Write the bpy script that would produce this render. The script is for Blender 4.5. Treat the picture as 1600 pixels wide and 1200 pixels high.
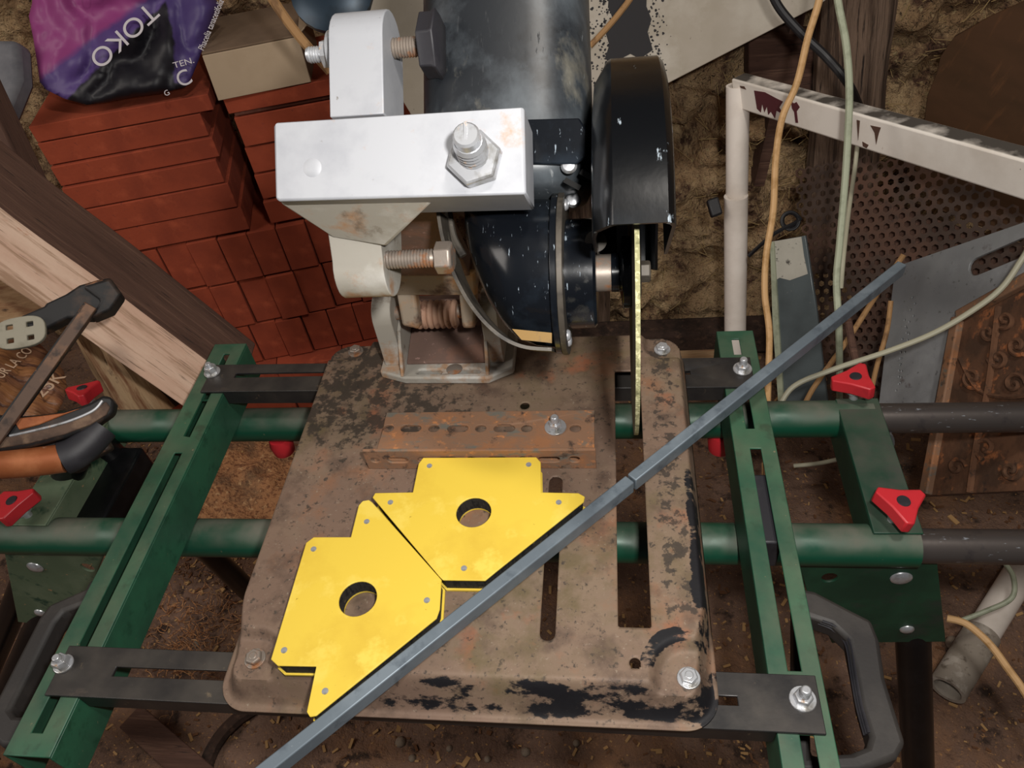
import bpy, bmesh, math, random
from mathutils import Vector, Matrix, noise
from mathutils.geometry import delaunay_2d_cdt
random.seed(7)
for o in list(bpy.data.objects): bpy.data.objects.remove(o)
SC = bpy.context.scene; COL = SC.collection
R_ = math.radians
# ------------------------------------------------------------------ camera
F = 1191.8
def _basis(y, pi, r):
    f = Vector((math.sin(y)*math.cos(pi), math.cos(y)*math.cos(pi), -math.sin(pi)))
    rt = Vector((math.cos(y), -math.sin(y), 0)); up = rt.cross(f)
    return rt*math.cos(r)+up*math.sin(r), -rt*math.sin(r)+up*math.cos(r), -f
CX, CY, CZ = _basis(-0.19643, 0.78924, -0.15741)
CAM = Vector((0, 0, .55))
cd = bpy.data.cameras.new('camera'); cam = bpy.data.objects.new('camera', cd); COL.objects.link(cam)
M4 = Matrix((CX, CY, CZ)).transposed().to_4x4(); M4.translation = CAM; cam.matrix_world = M4
cd.sensor_fit = 'HORIZONTAL'; cd.sensor_width = 36; cd.lens = 36*F/1600; cd.clip_start = .01; cd.clip_end = 50
SC.camera = cam
# ------------------------------------------------------------------ light
w = bpy.data.worlds.new('dim_room'); SC.world = w; w.use_nodes = True
w.node_tree.nodes['Background'].inputs[0].default_value = (.95, .93, 1.0, 1)
w.node_tree.nodes['Background'].inputs[1].default_value = .035
def area(name, loc, target, size, energy, col=(1, 1, 1)):
    l = bpy.data.lights.new(name, 'AREA'); l.size = size; l.energy = energy; l.color = col
    o = bpy.data.objects.new(name, l); COL.objects.link(o); o.location = loc
    o.rotation_euler = (Vector(target)-Vector(loc)).to_track_quat('-Z', 'Y').to_euler(); return o
area('camera_flash', CAM + CX*.06 + CY*.06 + CZ*.01, (-.05, .6, -.1), .03, 3.6, (1, .97, .93))
area('doorway_daylight', (-1.6, -.1, 1.15), (-.6, .7, -.3), .9, 9.0, (1, .92, .84))
area('overhead_lamp', (.34, .12, 1.6), (0, .6, -.2), .16, 8.0, (1, .94, .86))
SC.view_settings.view_transform = 'Standard'; SC.view_settings.look = 'None'
SC.view_settings.gamma = 1; SC.view_settings.use_curve_mapping = False
SC.view_settings.exposure = 0.35
# ------------------------------------------------------------------ picture measurements -> places in the room
def ray(x, y): return CX*((x-800)/F) - CY*((y-600)/F) - CZ
def hit(x, y, n, c):
    d = ray(x, y); n = Vector(n); return CAM + d*((c-n.dot(CAM))/n.dot(d))
def zp(x, y, z): return hit(x, y, (0, 0, 1), z)
def yp(x, y, v): return hit(x, y, (0, 1, 0), v)
def sl(x, y, s): return CAM + ray(x, y).normalized()*s
HN = Vector((0, -2**-.5, 2**-.5)); HV = Vector((0, 2**-.5, 2**-.5)); HX = Vector((1, 0, 0))
def hp(x, y, c): return hit(x, y, HN, c)
def mm(px, depth): return px/F*depth
# ------------------------------------------------------------------ materials
def lin(c):
    if isinstance(c, str):
        c = tuple(int(c[i:i+2], 16)/255 for i in (0, 2, 4))
    return tuple((v/12.92 if v <= .04045 else ((v+.055)/1.055)**2.4) for v in c)+(1,)
MATS = {}
def mat(name, base, rough=.6, metal=0., spots=(), bump=None, dust=None, spec=.5, bump2=None):
    """spots: (hex, scale, lo, hi, stretch xyz or None[, rough, metal]) painted over the base by thresholded noise"""
    m = bpy.data.materials.new(name); m.use_nodes = True; nt = m.node_tree; N = nt.nodes; L = nt.links
    b = N['Principled BSDF']; b.inputs['Specular IOR Level'].default_value = spec
    tc = N.new('ShaderNodeTexCoord')
    def rgb(c): n = N.new('ShaderNodeRGB'); n.outputs[0].default_value = lin(c); return n.outputs[0]
    def val(v): n = N.new('ShaderNodeValue'); n.outputs[0].default_value = v; return n.outputs[0]
    def mixf(fac, a, c, typ='RGBA'):
        n = N.new('ShaderNodeMix'); n.data_type = typ; n.clamp_factor = True
        k = {'RGBA': (6, 7, 2), 'FLOAT': (2, 3, 0)}[typ]
        L.new(fac, n.inputs[0]); L.new(a, n.inputs[k[0]]); L.new(c, n.inputs[k[1]]); return n.outputs[k[2]]
    col = rgb(base); rg = val(rough); mt = val(metal)
    for i, s in enumerate(spots):
        c, sc, lo, hi, st = s[:5]
        mp = N.new('ShaderNodeMapping'); mp.inputs[1].default_value = (i*3.1, i*1.7, i*2.3)
        mp.inputs[3].default_value = st or (1, 1, 1)
        nz = N.new('ShaderNodeTexNoise'); nz.inputs['Scale'].default_value = sc
        nz.inputs['Detail'].default_value = 7; nz.inputs['Roughness'].default_value = .62
        mr = N.new('ShaderNodeMapRange'); mr.inputs[1].default_value = lo; mr.inputs[2].default_value = hi
        L.new(tc.outputs['Object'], mp.inputs[0]); L.new(mp.outputs[0], nz.inputs[0]); L.new(nz.outputs[0], mr.inputs[0])
        fac = mr.outputs[0]
        if len(s) > 7:
            nk = N.new('ShaderNodeTexNoise'); nk.inputs['Scale'].default_value = s[7][0]; nk.inputs['Detail'].default_value = 3
            mk = N.new('ShaderNodeMapRange'); mk.inputs[1].default_value = s[7][1]; mk.inputs[2].default_value = s[7][2]
            L.new(tc.outputs['Object'], nk.inputs[0]); L.new(nk.outputs[0], mk.inputs[0])
            mu = N.new('ShaderNodeMath'); mu.operation = 'MULTIPLY'; L.new(mr.outputs[0], mu.inputs[0]); L.new(mk.outputs[0], mu.inputs[1]); fac = mu.outputs[0]
        col = mixf(fac, col, rgb(c))
        if len(s) > 5: rg = mixf(mr.outputs[0], rg, val(s[5]), 'FLOAT')
        if len(s) > 6: mt = mixf(mr.outputs[0], mt, val(s[6]), 'FLOAT')
    if dust:
        c, lo, hi, amt = dust
        g = N.new('ShaderNodeNewGeometry'); sp = N.new('ShaderNodeSeparateXYZ'); L.new(g.outputs['Normal'], sp.inputs[0])
        nz = N.new('ShaderNodeTexNoise'); nz.inputs['Scale'].default_value = 22; nz.inputs['Detail'].default_value = 6
        L.new(tc.outputs['Object'], nz.inputs[0])
        mr = N.new('ShaderNodeMapRange'); mr.inputs[1].default_value = lo; mr.inputs[2].default_value = hi
        L.new(sp.outputs[2], mr.inputs[0])
        m2 = N.new('ShaderNodeMapRange'); m2.inputs[1].default_value = .3; m2.inputs[2].default_value = .65; m2.inputs[4].default_value = amt
        L.new(nz.outputs[0], m2.inputs[0])
        mu = N.new('ShaderNodeMath'); mu.operation = 'MULTIPLY'; L.new(mr.outputs[0], mu.inputs[0]); L.new(m2.outputs[0], mu.inputs[1])
        col = mixf(mu.outputs[0], col, rgb(c)); rg = mixf(mu.outputs[0], rg, val(.9), 'FLOAT'); mt = mixf(mu.outputs[0], mt, val(0), 'FLOAT')
    L.new(col, b.inputs['Base Color']); L.new(rg, b.inputs['Roughness']); L.new(mt, b.inputs['Metallic'])
    prev = None
    for bp in (bump, bump2):
        if not bp: continue
        sc, st, dist = bp[:3]
        mp = N.new('ShaderNodeMapping'); mp.inputs[3].default_value = bp[3] if len(bp) > 3 else (1, 1, 1)
        nz = N.new('ShaderNodeTexNoise'); nz.inputs['Scale'].default_value = sc; nz.inputs['Detail'].default_value = 6
        bn = N.new('ShaderNodeBump'); bn.inputs['Strength'].default_value = st; bn.inputs['Distance'].default_value = dist
        L.new(tc.outputs['Object'], mp.inputs[0]); L.new(mp.outputs[0], nz.inputs[0]); L.new(nz.outputs[0], bn.inputs['Height'])
        if prev: L.new(prev, bn.inputs['Normal'])
        prev = bn.outputs[0]
    if prev: L.new(prev, b.inputs['Normal'])
    MATS[name] = m; return m
mat('rust_plate', '766052', .62, .15, [('7f6c5a', 6, .42, .62, None), ('8a5f44', 11, .56, .72, None), ('55443a', 30, .5, .7, None), ('8f8070', 320, .62, .72, None), ('665840', 34, .46, .66, None, .7, .1, (5, .48, .62)), ('8f5c42', 20, .56, .68, None, .7, .1, (6, .5, .6)), ('4a4038', 210, .60, .68, None, .7, .1)], (120, .25, .001), spec=.4)
mat('rust_fence', '8a6850', .75, .1, [('9a6a48', 28, .5, .64, None), ('6e6a60', 40, .55, .66, (1, 2, 2)), ('4a3a30', 70, .58, .68, None), ('c08050', 120, .6, .7, None)], (200, .3, .0008))
mat('worn_black', '17161a', .4, .3, [('7a5a40', 60, .52, .60, None), ('3a2c24', 90, .55, .62, None)], (80, .4, .001))
mat('green_paint', '254c3a', .45, 0, [('2a5c44', 14, .45, .65, None), ('1a4230', 50, .55, .7, None), ('9c8668', 160, .70, .76, None)], (300, .08, .0004), dust=('77705a', .75, 1.0, .28))
mat('green_tube', '174a37', .35, .1, [('0f4630', 20, .5, .7, (.3, 1, 1)), ('8a7a62', 180, .69, .76, None)], (300, .06, .0004), dust=('6b675c', .35, .95, .85))
mat('green_bracket', '55664e', .6, 0, [('6b7860', 10, .45, .65, None), ('b08560', 130, .66, .72, None), ('1d4030', 35, .58, .68, None)], (200, .1, .0005))
mat('dark_green', '143a2a', .5, 0, [('1d4c36', 12, .45, .65, None), ('2e3a34', 25, .55, .7, None)], (200, .1, .0005), dust=('4a463e', .7, 1, .8))
mat('black_bar', '2b2a2b', .38, .35, [('3a3836', 16, .45, .65, None), ('86755e', 55, .66, .76, None), ('5a5048', 25, .62, .75, (1, 2, 1))], (260, .1, .0005), dust=('6a6055', .9, 1, .3))
mat('yellow_paint', 'dfc043', .55, 0, [('d2b03a', 9, .5, .68, None), ('8e7322', 150, .70, .76, None), ('a3812a', 60, .70, .77, (1, 6, 1)), ('e4c853', 24, .52, .6, None)], (200, .06, .0003))
mat('ochre', '7a5a18', .6, 0, [('5a4420', 40, .5, .6, None)])
mat('magnet_core', '2c2a26', .8, .1, [('0f0f10', 120, .5, .6, (3, 3, 1)), ('6d6448', 220, .62, .7, None)], (300, .4, .001))
mat('zinc', 'c4c6ca', .33, .6, [('8d8a84', 60, .5, .65, None), ('9a7a58', 90, .62, .7, None, .7, .2)])
mat('rusty_zinc', '8d8278', .45, .4, [('8a5c3a', 70, .5, .62, None, .8, .1), ('c8c6c2', 40, .6, .7, None)], (300, .2, .0005))
mat('cast_alu', 'a8aaaf', .5, .1, [('9c9ea4', 22, .45, .65, None), ('a8876a', 26, .61, .72, None, .8, 0), ('7d7a76', 180, .68, .74, None)], (260, .12, .0005))
mat('cast_alu_dirty', '9f9a90', .62, .1, [('b8b5ae', 16, .48, .62, None), ('a07a58', 24, .54, .66, None, .9, 0), ('6a5d50', 45, .6, .72, None)], (200, .2, .0006))
mat('cast_alu_rust', '8f8272', .7, .05, [('a5794f', 18, .48, .6, None), ('b4b2ac', 14, .58, .68, None), ('5a463c', 40, .56, .68, None)], (180, .3, .0008))
mat('rust_dark', '6b544a', .8, .05, [('7a5a4c', 40, .5, .62, None), ('9a7a70', 160, .62, .68, None)], (200, .4, .001))
mat('spring_rust', 'b08c76', .75, .15, [('6e4c3c', 60, .5, .65, None), ('b99a84', 90, .58, .68, None)], (260, .3, .0006))
mat('black_dusty', '1d2024', .4, .05, [('4f555a', 11, .44, .64, (1, 1, .6)), ('7a766a', 14, .58, .74, (1.5, 1, .5)), ('8a8e90', 70, .62, .68, (5, 1, 1), .7, 0, (9, .5, .6)), ('15171a', 26, .58, .66, None)], (120, .1, .0006))
mat('black_enamel', '101318', .2, .1, [('222a33', 13, .47, .66, None), ('8d98a2', 70, .64, .68, (6, 1.2, 1.2)), ('4e4c46', 20, .6, .74, None, .6)], (90, .12, .0008))
mat('black_guard', '08090b', .22, .05, [('10151a', 12, .5, .7, None), ('8a949c', 34, .655, .685, (3, 1, 1)), ('6a4a38', 28, .70, .74, None)], (60, .15, .0012))
mat('bare_rim', '8b8578', .45, .5, [('5a4a3c', 60, .5, .65, None), ('c9c9c6', 80, .6, .7, None)])
mat('strap_dirty', '4e4840', .55, .3, [('2c2824', 40, .5, .65, None), ('7a7468', 60, .6, .7, None)])
mat('disc_face', '33302d', .85, 0, [('4a463f', 60, .5, .65, None)], (500, .4, .0008))
mat('disc_edge', '8f8c66', .9, 0, [('b8b48c', 300, .5, .6, None), ('6a6848', 180, .55, .65, None)], (600, .6, .001))
mat('steel_bar', '6c7780', .5, .3, [('7c8790', 14, .45, .6, None), ('545e68', 40, .55, .7, (1, 1, 1)), ('8b929a', 220, .68, .74, None)], (300, .06, .0004))
mat('steel_side', '2f343b', .3, .6, [('22262b', 30, .5, .7, None)])
mat('pipe_steel', '5a5350', .35, .6, [('7a5a48', 14, .5, .66, (.4, 1, 1), .7, .1), ('aeb4bc', 220, .64, .7, (.3, 1, 1)), ('38343a', 30, .55, .7, None)], (200, .1, .0005))
mat('black_plastic', '26252a', .55, 0, [('38363a', 20, .5, .7, None)], (300, .15, .0005))
mat('handle_plastic', '2e2b2a', .6, 0, [('3e3a37', 14, .48, .66, None)], (400, .2, .0004))
mat('leg_black', '101012', .3, .2, [('1d1c1e', 20, .5, .7, None)])
mat('red_plastic', 'c32b33', .4, 0, [('a8242e', 30, .5, .7, None), ('8a6a60', 150, .70, .76, None)], (300, .08, .0004))
mat('brick', '9e4428', .9, 0, [('8c3a22', 9, .45, .62, None), ('ae5032', 25, .55, .7, None), ('8a3c28', 140, .62, .7, None)], (180, .25, .001))
mat('brick_grey', '8f5a48', .9, 0, [('7a4a3c', 14, .45, .62, None), ('9c6a58', 60, .55, .7, None)], (180, .25, .001))
mat('cardboard', 'b09a80', .85, 0, [('a48e74', 7, .45, .65, None)], (240, .08, .0004))
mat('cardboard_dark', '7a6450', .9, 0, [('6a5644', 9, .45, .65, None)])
mat('brown_board', '4c3018', .7, 0, [('40280f', 5, .42, .65, (1, 1, 4)), ('5c3a1e', 14, .58, .7, (1, 4, 1))], (60, .1, .001))
mat('sawn_wood', 'c4a08a', .85, 0, [('d4b6a0', 8, .42, .6, (.5, 3, 3)), ('a08068', 14, .52, .62, (.5, 9, 9)), ('a8643f', 30, .62, .72, (.8, 1.5, 1.5)), ('77604f', 60, .60, .68, (.25, 6, 6))], (160, .3, .001))
mat('dark_wood', '5b4034', .9, 0, [('4a3228', 10, .45, .62, (.4, 4, 4)), ('6e5142', 30, .55, .68, (.3, 6, 6)), ('33241d', 60, .60, .68, (.4, 4, 4))], (80, .4, .002, (.4, 3, 3)))
mat('split_wood', 'a5815c', .8, 0, [('c2a27c', 7, .45, .6, (.6, 2, 2)), ('85583a', 10, .52, .64, (.4, 5, 5)), ('4e3626', 30, .64, .70, (.6, 2, 2))], (40, .6, .004, (.4, 3, 3)))
mat('bark', '3e2c23', .95, 0, [('2a1d16', 30, .45, .6, None), ('5a4234', 60, .55, .7, None)], (60, .8, .004))
mat('post_wood', '7a6454', .9, 0, [('4c3a2e', 12, .44, .6, (.4, 4, 4)), ('7d6654', 24, .54, .66, (.3, 6, 6)), ('281d17', 34, .58, .66, (.3, 6, 6))], (40, .9, .008, (.3, 4, 4)))
mat('clay', 'c8a880', .95, 0, [('a07f5c', 5, .42, .6, None), ('d8ba8e', 12, .5, .66, None), ('5f4232', 16, .54, .64, None), ('b8a076', 90, .58, .66, None), ('3c2c20', 60, .64, .7, None)], (70, 1.0, .02), bump2=(220, .9, .006))
mat('straw', 'b89c6c', .9)
mat('dirt', '806454', .97, 0, [('695042', 5, .42, .6, None), ('946c4e', 6, .50, .68, None), ('403028', 28, .55, .66, None), ('a87c50', 160, .60, .66, None), ('c8a478', 320, .66, .70, None)], (90, .9, .006), bump2=(320, .8, .003))
mat('sawdust', 'c08a5e', .95, 0, [('8a5c3e', 120, .5, .6, None), ('7c6048', 12, .5, .65, None), ('d9ac7c', 90, .58, .66, None)], (160, .9, .006))
mat('chip_light', 'b58e5e', .9); mat('chip_dark', '6e4a30', .9); mat('pebble', '8a7a6a', .9, 0, [('6e5e50', 90, .5, .6, None)])
mat('white_paint', 'f4ece2', .5, 0, [('e2d8cc', 8, .45, .65, None), ('8a5c40', 26, .69, .73, (1, 1, .4)), ('4a342c', 70, .71, .74, None)], (90, .1, .0006), dust=('4a443e', .75, .95, 1.6))
mat('white_pipe_paint', 'f4eae0', .45, 0, [('e0d4c8', 8, .45, .65, None), ('a07a60', 40, .71, .75, None)], (90, .08, .0005))
mat('grimy_pipe', '9a8f82', .8, 0, [('b8aea2', 30, .5, .6, None), ('6a5e52', 60, .58, .68, None)], (160, .3, .001))
mat('maroon', '5a2a30', .6); mat('stain', '5a4034', .9)
mat('beige_panel', 'b0a596', .55, 0, [('a39886', 5, .42, .6, None), ('bdb4a6', 9, .52, .66, None), ('6a6258', 70, .68, .72, None)], (60, .06, .0008))
mat('tar', '2c2a2c', .8)
mat('grey_sheet', '8d8f90', .5, .2, [('7d7f82', 5, .42, .62, None), ('9c9ea0', 9, .52, .66, None), ('54403c', 18, .66, .74, None), ('6a6a6a', 120, .62, .70, None)], (80, .08, .0006))
mat('glass_sheet', '5a6264', .25, .1, [('4a5052', 6, .42, .62, None), ('8a8a80', 150, .68, .74, None)])
mat('flaked_white', 'b4b0a4', .7, 0, [('a8a498', 8, .45, .6, None), ('54504a', 90, .60, .66, None)])
mat('perf_rust', '44342b', .8, .1, [('5a3e30', 14, .45, .62, None), ('34261f', 40, .55, .68, None)], (200, .2, .0006))
mat('perf_back', '6a5c54', .9)
mat('cast_iron', '684630', .9, 0, [('4a3222', 18, .44, .6, None), ('a8683e', 40, .56, .66, None), ('3a2a20', 60, .6, .7, None)], (140, .5, .0015))
mat('cable_tan', 'c29a6a', .55, 0, [('a8804f', 60, .5, .65, None)])
mat('cable_sage', 'a3a890', .5, 0, [('8e937c', 60, .5, .65, None)])
mat('cable_black', '18171a', .5); mat('cable_pale', 'a8a48e', .5)
mat('twig', 'a07a50', .8, 0, [('7a5a3a', 60, .5, .6, (1, 1, .3))])
mat('copper_grip', 'a5603a', .38, .35, [('c07a50', 18, .45, .62, None), ('7a3c26', 30, .55, .68, None), ('d0a080', 90, .64, .7, None)], (120, .1, .0006))
mat('clamp_black', '141213', .6, 0, [('3c2c22', 22, .50, .62, None), ('80563a', 30, .58, .66, None)], (100, .2, .0008))
mat('clamp_dirt', '5c483c', .9, 0, [('3c2f28', 20, .45, .6, None), ('7a6350', 40, .55, .68, None)], (80, .5, .002))
mat('bar_rust', '5a463a', .6, .2, [('7a5a44', 30, .48, .62, None), ('3a2e28', 60, .55, .68, None)], (160, .2, .0006))
mat('rubber_pad', '8e8878', .7, 0, [('7a7464', 30, .5, .65, None)])
mat('bag_brown', '7a523c', .45, 0, [('93643f', 9, .46, .6, (1, 4, 1)), ('4a3028', 14, .52, .64, (1, 5, 1)), ('b0a090', 60, .66, .74, (1, 6, 1))], (14, .6, .01, (1, 5, 1)))
mat('print_white', 'cfc8cc', .6); mat('print_tan', 'b89a80', .6)
mat('grey_cloth', '77767a', .8, 0, [('5a5a60', 8, .45, .62, None)])
mat('shadow_black', '0a0908', .9)
mat('blue_steel', '2c3c4a', .35, .4, [('1d2730', 10, .5, .65, None)])
mat('lettering_green', '6d8a5c', .6)
# purple seed bag: printed colour zones follow the bag's own UV map
def bag_mat():
    m = bpy.data.materials.new('seed_bag'); m.use_nodes = True; nt = m.node_tree; N = nt.nodes; L = nt.links
    b = N['Principled BSDF']; b.inputs['Roughness'].default_value = .5
    uv = N.new('ShaderNodeUVMap'); uv.uv_map = 'print'; sp = N.new('ShaderNodeSeparateXYZ'); L.new(uv.outputs[0], sp.inputs[0])
    nz = N.new('ShaderNodeTexNoise'); nz.inputs['Scale'].default_value = 5; L.new(uv.outputs[0], nz.inputs[0])
    def ma(op, a, c):
        n = N.new('ShaderNodeMath'); n.operation = op
        for i, v in enumerate((a, c)):
            if isinstance(v, (int, float)): n.inputs[i].default_value = v
            else: L.new(v, n.inputs[i])
        return n.outputs[0]
    X, Y = sp.outputs[0], sp.outputs[1]     # 0..3.4 , 0..1.8 (decimetres of print)
    wob = ma('MULTIPLY', ma('SUBTRACT', nz.outputs[0], .5), .10)
    def side(px, py, nx, ny, soft=.02):     # 1 on the side the normal points to
        d = ma('ADD', ma('ADD', ma('MULTIPLY', ma('SUBTRACT', X, px), nx), ma('MULTIPLY', ma('SUBTRACT', Y, py), ny)), wob)
        n = N.new('ShaderNodeMapRange'); n.inputs[1].default_value = -soft; n.inputs[2].default_value = soft; L.new(d, n.inputs[0]); return n.outputs[0]
    def mix(f, a, c):
        n = N.new('ShaderNodeMix'); n.data_type = 'RGBA'; L.new(f, n.inputs[0])
        for i, v in ((6, a), (7, c)):
            if isinstance(v, str): n.inputs[i].default_value = lin(v)
            else: L.new(v, n.inputs[i])
        return n.outputs[2]
    col = mix(side(1.75, .85, -.70, -.71), '15131b', '56407c')       # purple band, upper left of line
    col = mix(side(1.45, .60, -.60, -.80, .05), col, '94407c')       # magenta
    col = mix(ma('MULTIPLY', side(2.75, .7, 1, -.25), side(2.7, 1.3, .3, -1)), col, '4a3a70')
    col = mix(ma('MULTIPLY', side(2.7, 1.3, .2, -1), side(2.72, .9, 1, .0)), col, '4a3a70')
    L.new(col, b.inputs['Base Color'])
    n2 = N.new('ShaderNodeTexNoise'); n2.inputs['Scale'].default_value = 1.6; n2.inputs['Detail'].default_value = 2; L.new(uv.outputs[0], n2.inputs[0])
    bn = N.new('ShaderNodeBump'); bn.inputs['Strength'].default_value = .4; bn.inputs['Distance'].default_value = .012
    L.new(n2.outputs[0], bn.inputs['Height']); L.new(bn.outputs[0], b.inputs['Normal'])
    MATS['seed_bag'] = m
bag_mat()
# ------------------------------------------------------------------ mesh collector
class MB:
    def __init__(s): s.v = []; s.f = []; s.mi = []; s.cur = 0; s.uv = None
    def add(s, vs, fs):
        k = len(s.v); s.v += [Vector(v) for v in vs]
        for f in fs: s.f.append([k+i for i in f]); s.mi.append(s.cur)
        return s
    def box(s, o, a, b, c):           # corner o and three edge vectors
        o, a, b, c = map(Vector, (o, a, b, c))
        vs = [o, o+a, o+a+b, o+b, o+c, o+a+c, o+a+b+c, o+b+c]
        fs = [(0, 3, 2, 1), (4, 5, 6, 7), (0, 1, 5, 4), (1, 2, 6, 5), (2, 3, 7, 6), (3, 0, 4, 7)]
        if a.cross(b).dot(c) < 0: fs = [f[::-1] for f in fs]
        return s.add(vs, fs)
    def aabb(s, x0, x1, y0, y1, z0, z1): return s.box((x0, y0, z0), (x1-x0, 0, 0), (0, y1-y0, 0), (0, 0, z1-z0))
    def bar(s, p, q, wid, th, up=(0, 0, 1)):   # box bar centred on p-q
        p, q = Vector(p), Vector(q); d = q-p; up = Vector(up)
        sx = d.cross(up).normalized(); uy = sx.cross(d).normalized()
        return s.box(p-sx*wid/2-uy*th/2, d, sx*wid, uy*th)
    def prism(s, pts, n, th, holes=(), thn=None):
        """pts: coplanar world points (front face), n front normal; th thickness backwards; holes lists of points"""
        n = Vector(n).normalized(); o = pts[0]
        u = (n.orthogonal()).normalized(); v = n.cross(u)
        to2 = lambda p: ((p-o).dot(u), (p-o).dot(v))
        loops = [[to2(p) for p in pts]]+[[to2(p) for p in h] for h in holes]
        def ar(l): return sum(l[i][0]*l[(i+1) % len(l)][1]-l[(i+1) % len(l)][0]*l[i][1] for i in range(len(l)))
        loops = [l if (ar(l) > 0) == (i == 0) else l[::-1] for i, l in enumerate(loops)]
        vs = []; es = []
        for l in loops:
            k = len(vs); vs += l; es += [(k+i, k+(i+1) % len(l)) for i in range(len(l))]
        r = delaunay_2d_cdt([Vector(a) for a in vs], es, [], 0, 1e-7)
        V2, T = r[0], r[2]
        def inside(p, l):
            c = False
            for i in range(len(l)):
                a, b = l[i], l[i-1]
                if (a[1] > p[1]) != (b[1] > p[1]) and p[0] < (b[0]-a[0])*(p[1]-a[1])/(b[1]-a[1])+a[0]: c = not c
            return c
        tris = []
        for t in T:
            cx = sum(V2[i][0] for i in t)/3; cy = sum(V2[i][1] for i in t)/3
            if inside((cx, cy), loops[0]) and not any(inside((cx, cy), h) for h in loops[1:]): tris.append(tuple(t))
        m = len(V2)
        # map loop vertices to output verts
        idx = {}
        for i, q in enumerate(V2): idx[(round(q[0], 6), round(q[1], 6))] = i
        P = [o+u*q[0]+v*q[1] for q in V2]
        fs = []
        for t in tris:
            a, b, c = [V2[i] for i in t]
            if (b-a).cross(c-a) < 0: t = t[::-1]
            fs.append(t); fs.append(tuple(i+m for i in t[::-1]))
        for l in loops:
            for i in range(len(l)):
                a = idx.get((round(l[i][0], 6), round(l[i][1], 6))); b = idx.get((round(l[(i+1) % len(l)][0], 6), round(l[(i+1) % len(l)][1], 6)))
                if a is None or b is None: continue
                fs.append((b, a, a+m, b+m))
        return s.add(P+[p-n*th for p in P], fs)
    def lathe(s, p, axis, prof, seg=24, cap=True, phase=0, flat=None):   # prof: (t along axis, radius)
        p = Vector(p); a = Vector(axis).normalized(); u = a.orthogonal().normalized() if flat is None else Vector(flat).normalized(); v = a.cross(u)
        vs = []; n = len(prof)
        for t, r in prof:
            for k in range(seg):
                an = 2*math.pi*k/seg+phase; vs.append(p+a*t+u*(r*math.cos(an))+v*(r*math.sin(an)))
        fs = [(i*seg+k, i*seg+(k+1) % seg, (i+1)*seg+(k+1) % seg, (i+1)*seg+k) for i in range(n-1) for k in range(seg)]
        if cap: fs += [tuple(range(seg))[::-1], tuple((n-1)*seg+k for k in range(seg))]
        return s.add(vs, fs)
    def cyl(s, p, q, r, r2=None, seg=24):
        p, q = Vector(p), Vector(q); return s.lathe(p, q-p, [(0, r), ((q-p).length, r if r2 is None else r2)], seg)
    def pipe(s, p, q, r, ri, seg=28):
        p, q = Vector(p), Vector(q); L = (q-p).length
        return s.lathe(p, q-p, [(0, ri), (0, r), (L, r), (L, ri), (0, ri)], seg, cap=False)
    def tube(s, pts, r, seg=10, sub=6, taper=None):
        P = [Vector(p) for p in pts]; Q = []
        for i in range(len(P)-1):
            p0 = P[max(i-1, 0)]; p1 = P[i]; p2 = P[i+1]; p3 = P[min(i+2, len(P)-1)]
            for j in range(sub):
                t = j/sub; Q.append(.5*((2*p1)+(p2-p0)*t+(2*p0-5*p1+4*p2-p3)*t*t+(3*p1-3*p2+p3-p0)*t**3))
        Q.append(P[-1]); vs = []; u = None
        for i, q in enumerate(Q):
            d = (Q[min(i+1, len(Q)-1)]-Q[max(i-1, 0)]).normalized()
            u = d.orthogonal().normalized() if u is None else (u-d*u.dot(d)).normalized(); v = d.cross(u)
            rr = r if taper is None else r*(1+(taper-1)*i/(len(Q)-1))
            vs += [q+u*(rr*math.cos(2*math.pi*k/seg))+v*(rr*math.sin(2*math.pi*k/seg)) for k in range(seg)]
        n = len(Q)
        fs = [(i*seg+k, i*seg+(k+1) % seg, (i+1)*seg+(k+1) % seg, (i+1)*seg+k) for i in range(n-1) for k in range(seg)]
        fs += [tuple(range(seg))[::-1], tuple((n-1)*seg+k for k in range(seg))]
        return s.add(vs, fs)
    def sweep(s, frames, prof, closed_prof=True):   # frames: list of functions (a,b)->point
        n = len(prof); vs = [fr(a, b) for fr in frames for a, b in prof]
        m = len(frames); rng = range(n if closed_prof else n-1)
        fs = [(i*n+k, (i+1)*n+k, (i+1)*n+(k+1) % n, i*n+(k+1) % n) for i in range(m-1) for k in rng]
        if closed_prof: fs += [tuple(range(n)), tuple((m-1)*n+k for k in range(n))[::-1]]
        return s.add(vs, fs)
    def build(s, name, mats, parent=None, bevel=0, smooth=True, angle=35, uvf=None, recalc=True, solid=0, rot=None):
        vs = s.v; lo = Vector([min(v[i] for v in vs) for i in range(3)]); hi = Vector([max(v[i] for v in vs) for i in range(3)])
        o0 = Vector(((lo.x+hi.x)/2, (lo.y+hi.y)/2, lo.z))
        me = bpy.data.meshes.new(name); me.from_pydata([(rot.transposed() @ (v-o0)) if rot else v-o0 for v in vs], [], s.f)
        if isinstance(mats, str): mats = [mats]
        for m in mats: me.materials.append(MATS[m])
        if len(mats) > 1: me.polygons.foreach_set('material_index', s.mi)
        if uvf:
            l = me.uv_layers.new(name='print')
            for lp in me.loops: l.data[lp.index].uv = uvf(me.vertices[lp.vertex_index].co+o0)
        if recalc:
            bm = bmesh.new(); bm.from_mesh(me); bmesh.ops.recalc_face_normals(bm, faces=bm.faces); bm.to_mesh(me); bm.free()
        if smooth:
            me.polygons.foreach_set('use_smooth', [True]*len(me.polygons)); me.set_sharp_from_angle(angle=R_(angle))
        o = bpy.data.objects.new(name, me); COL.objects.link(o)
        if parent is not None:
            o.parent = parent; o.location = o0-wloc(parent)
        else: o.location = o0
        if rot: o.rotation_euler = rot.to_euler()
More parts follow.
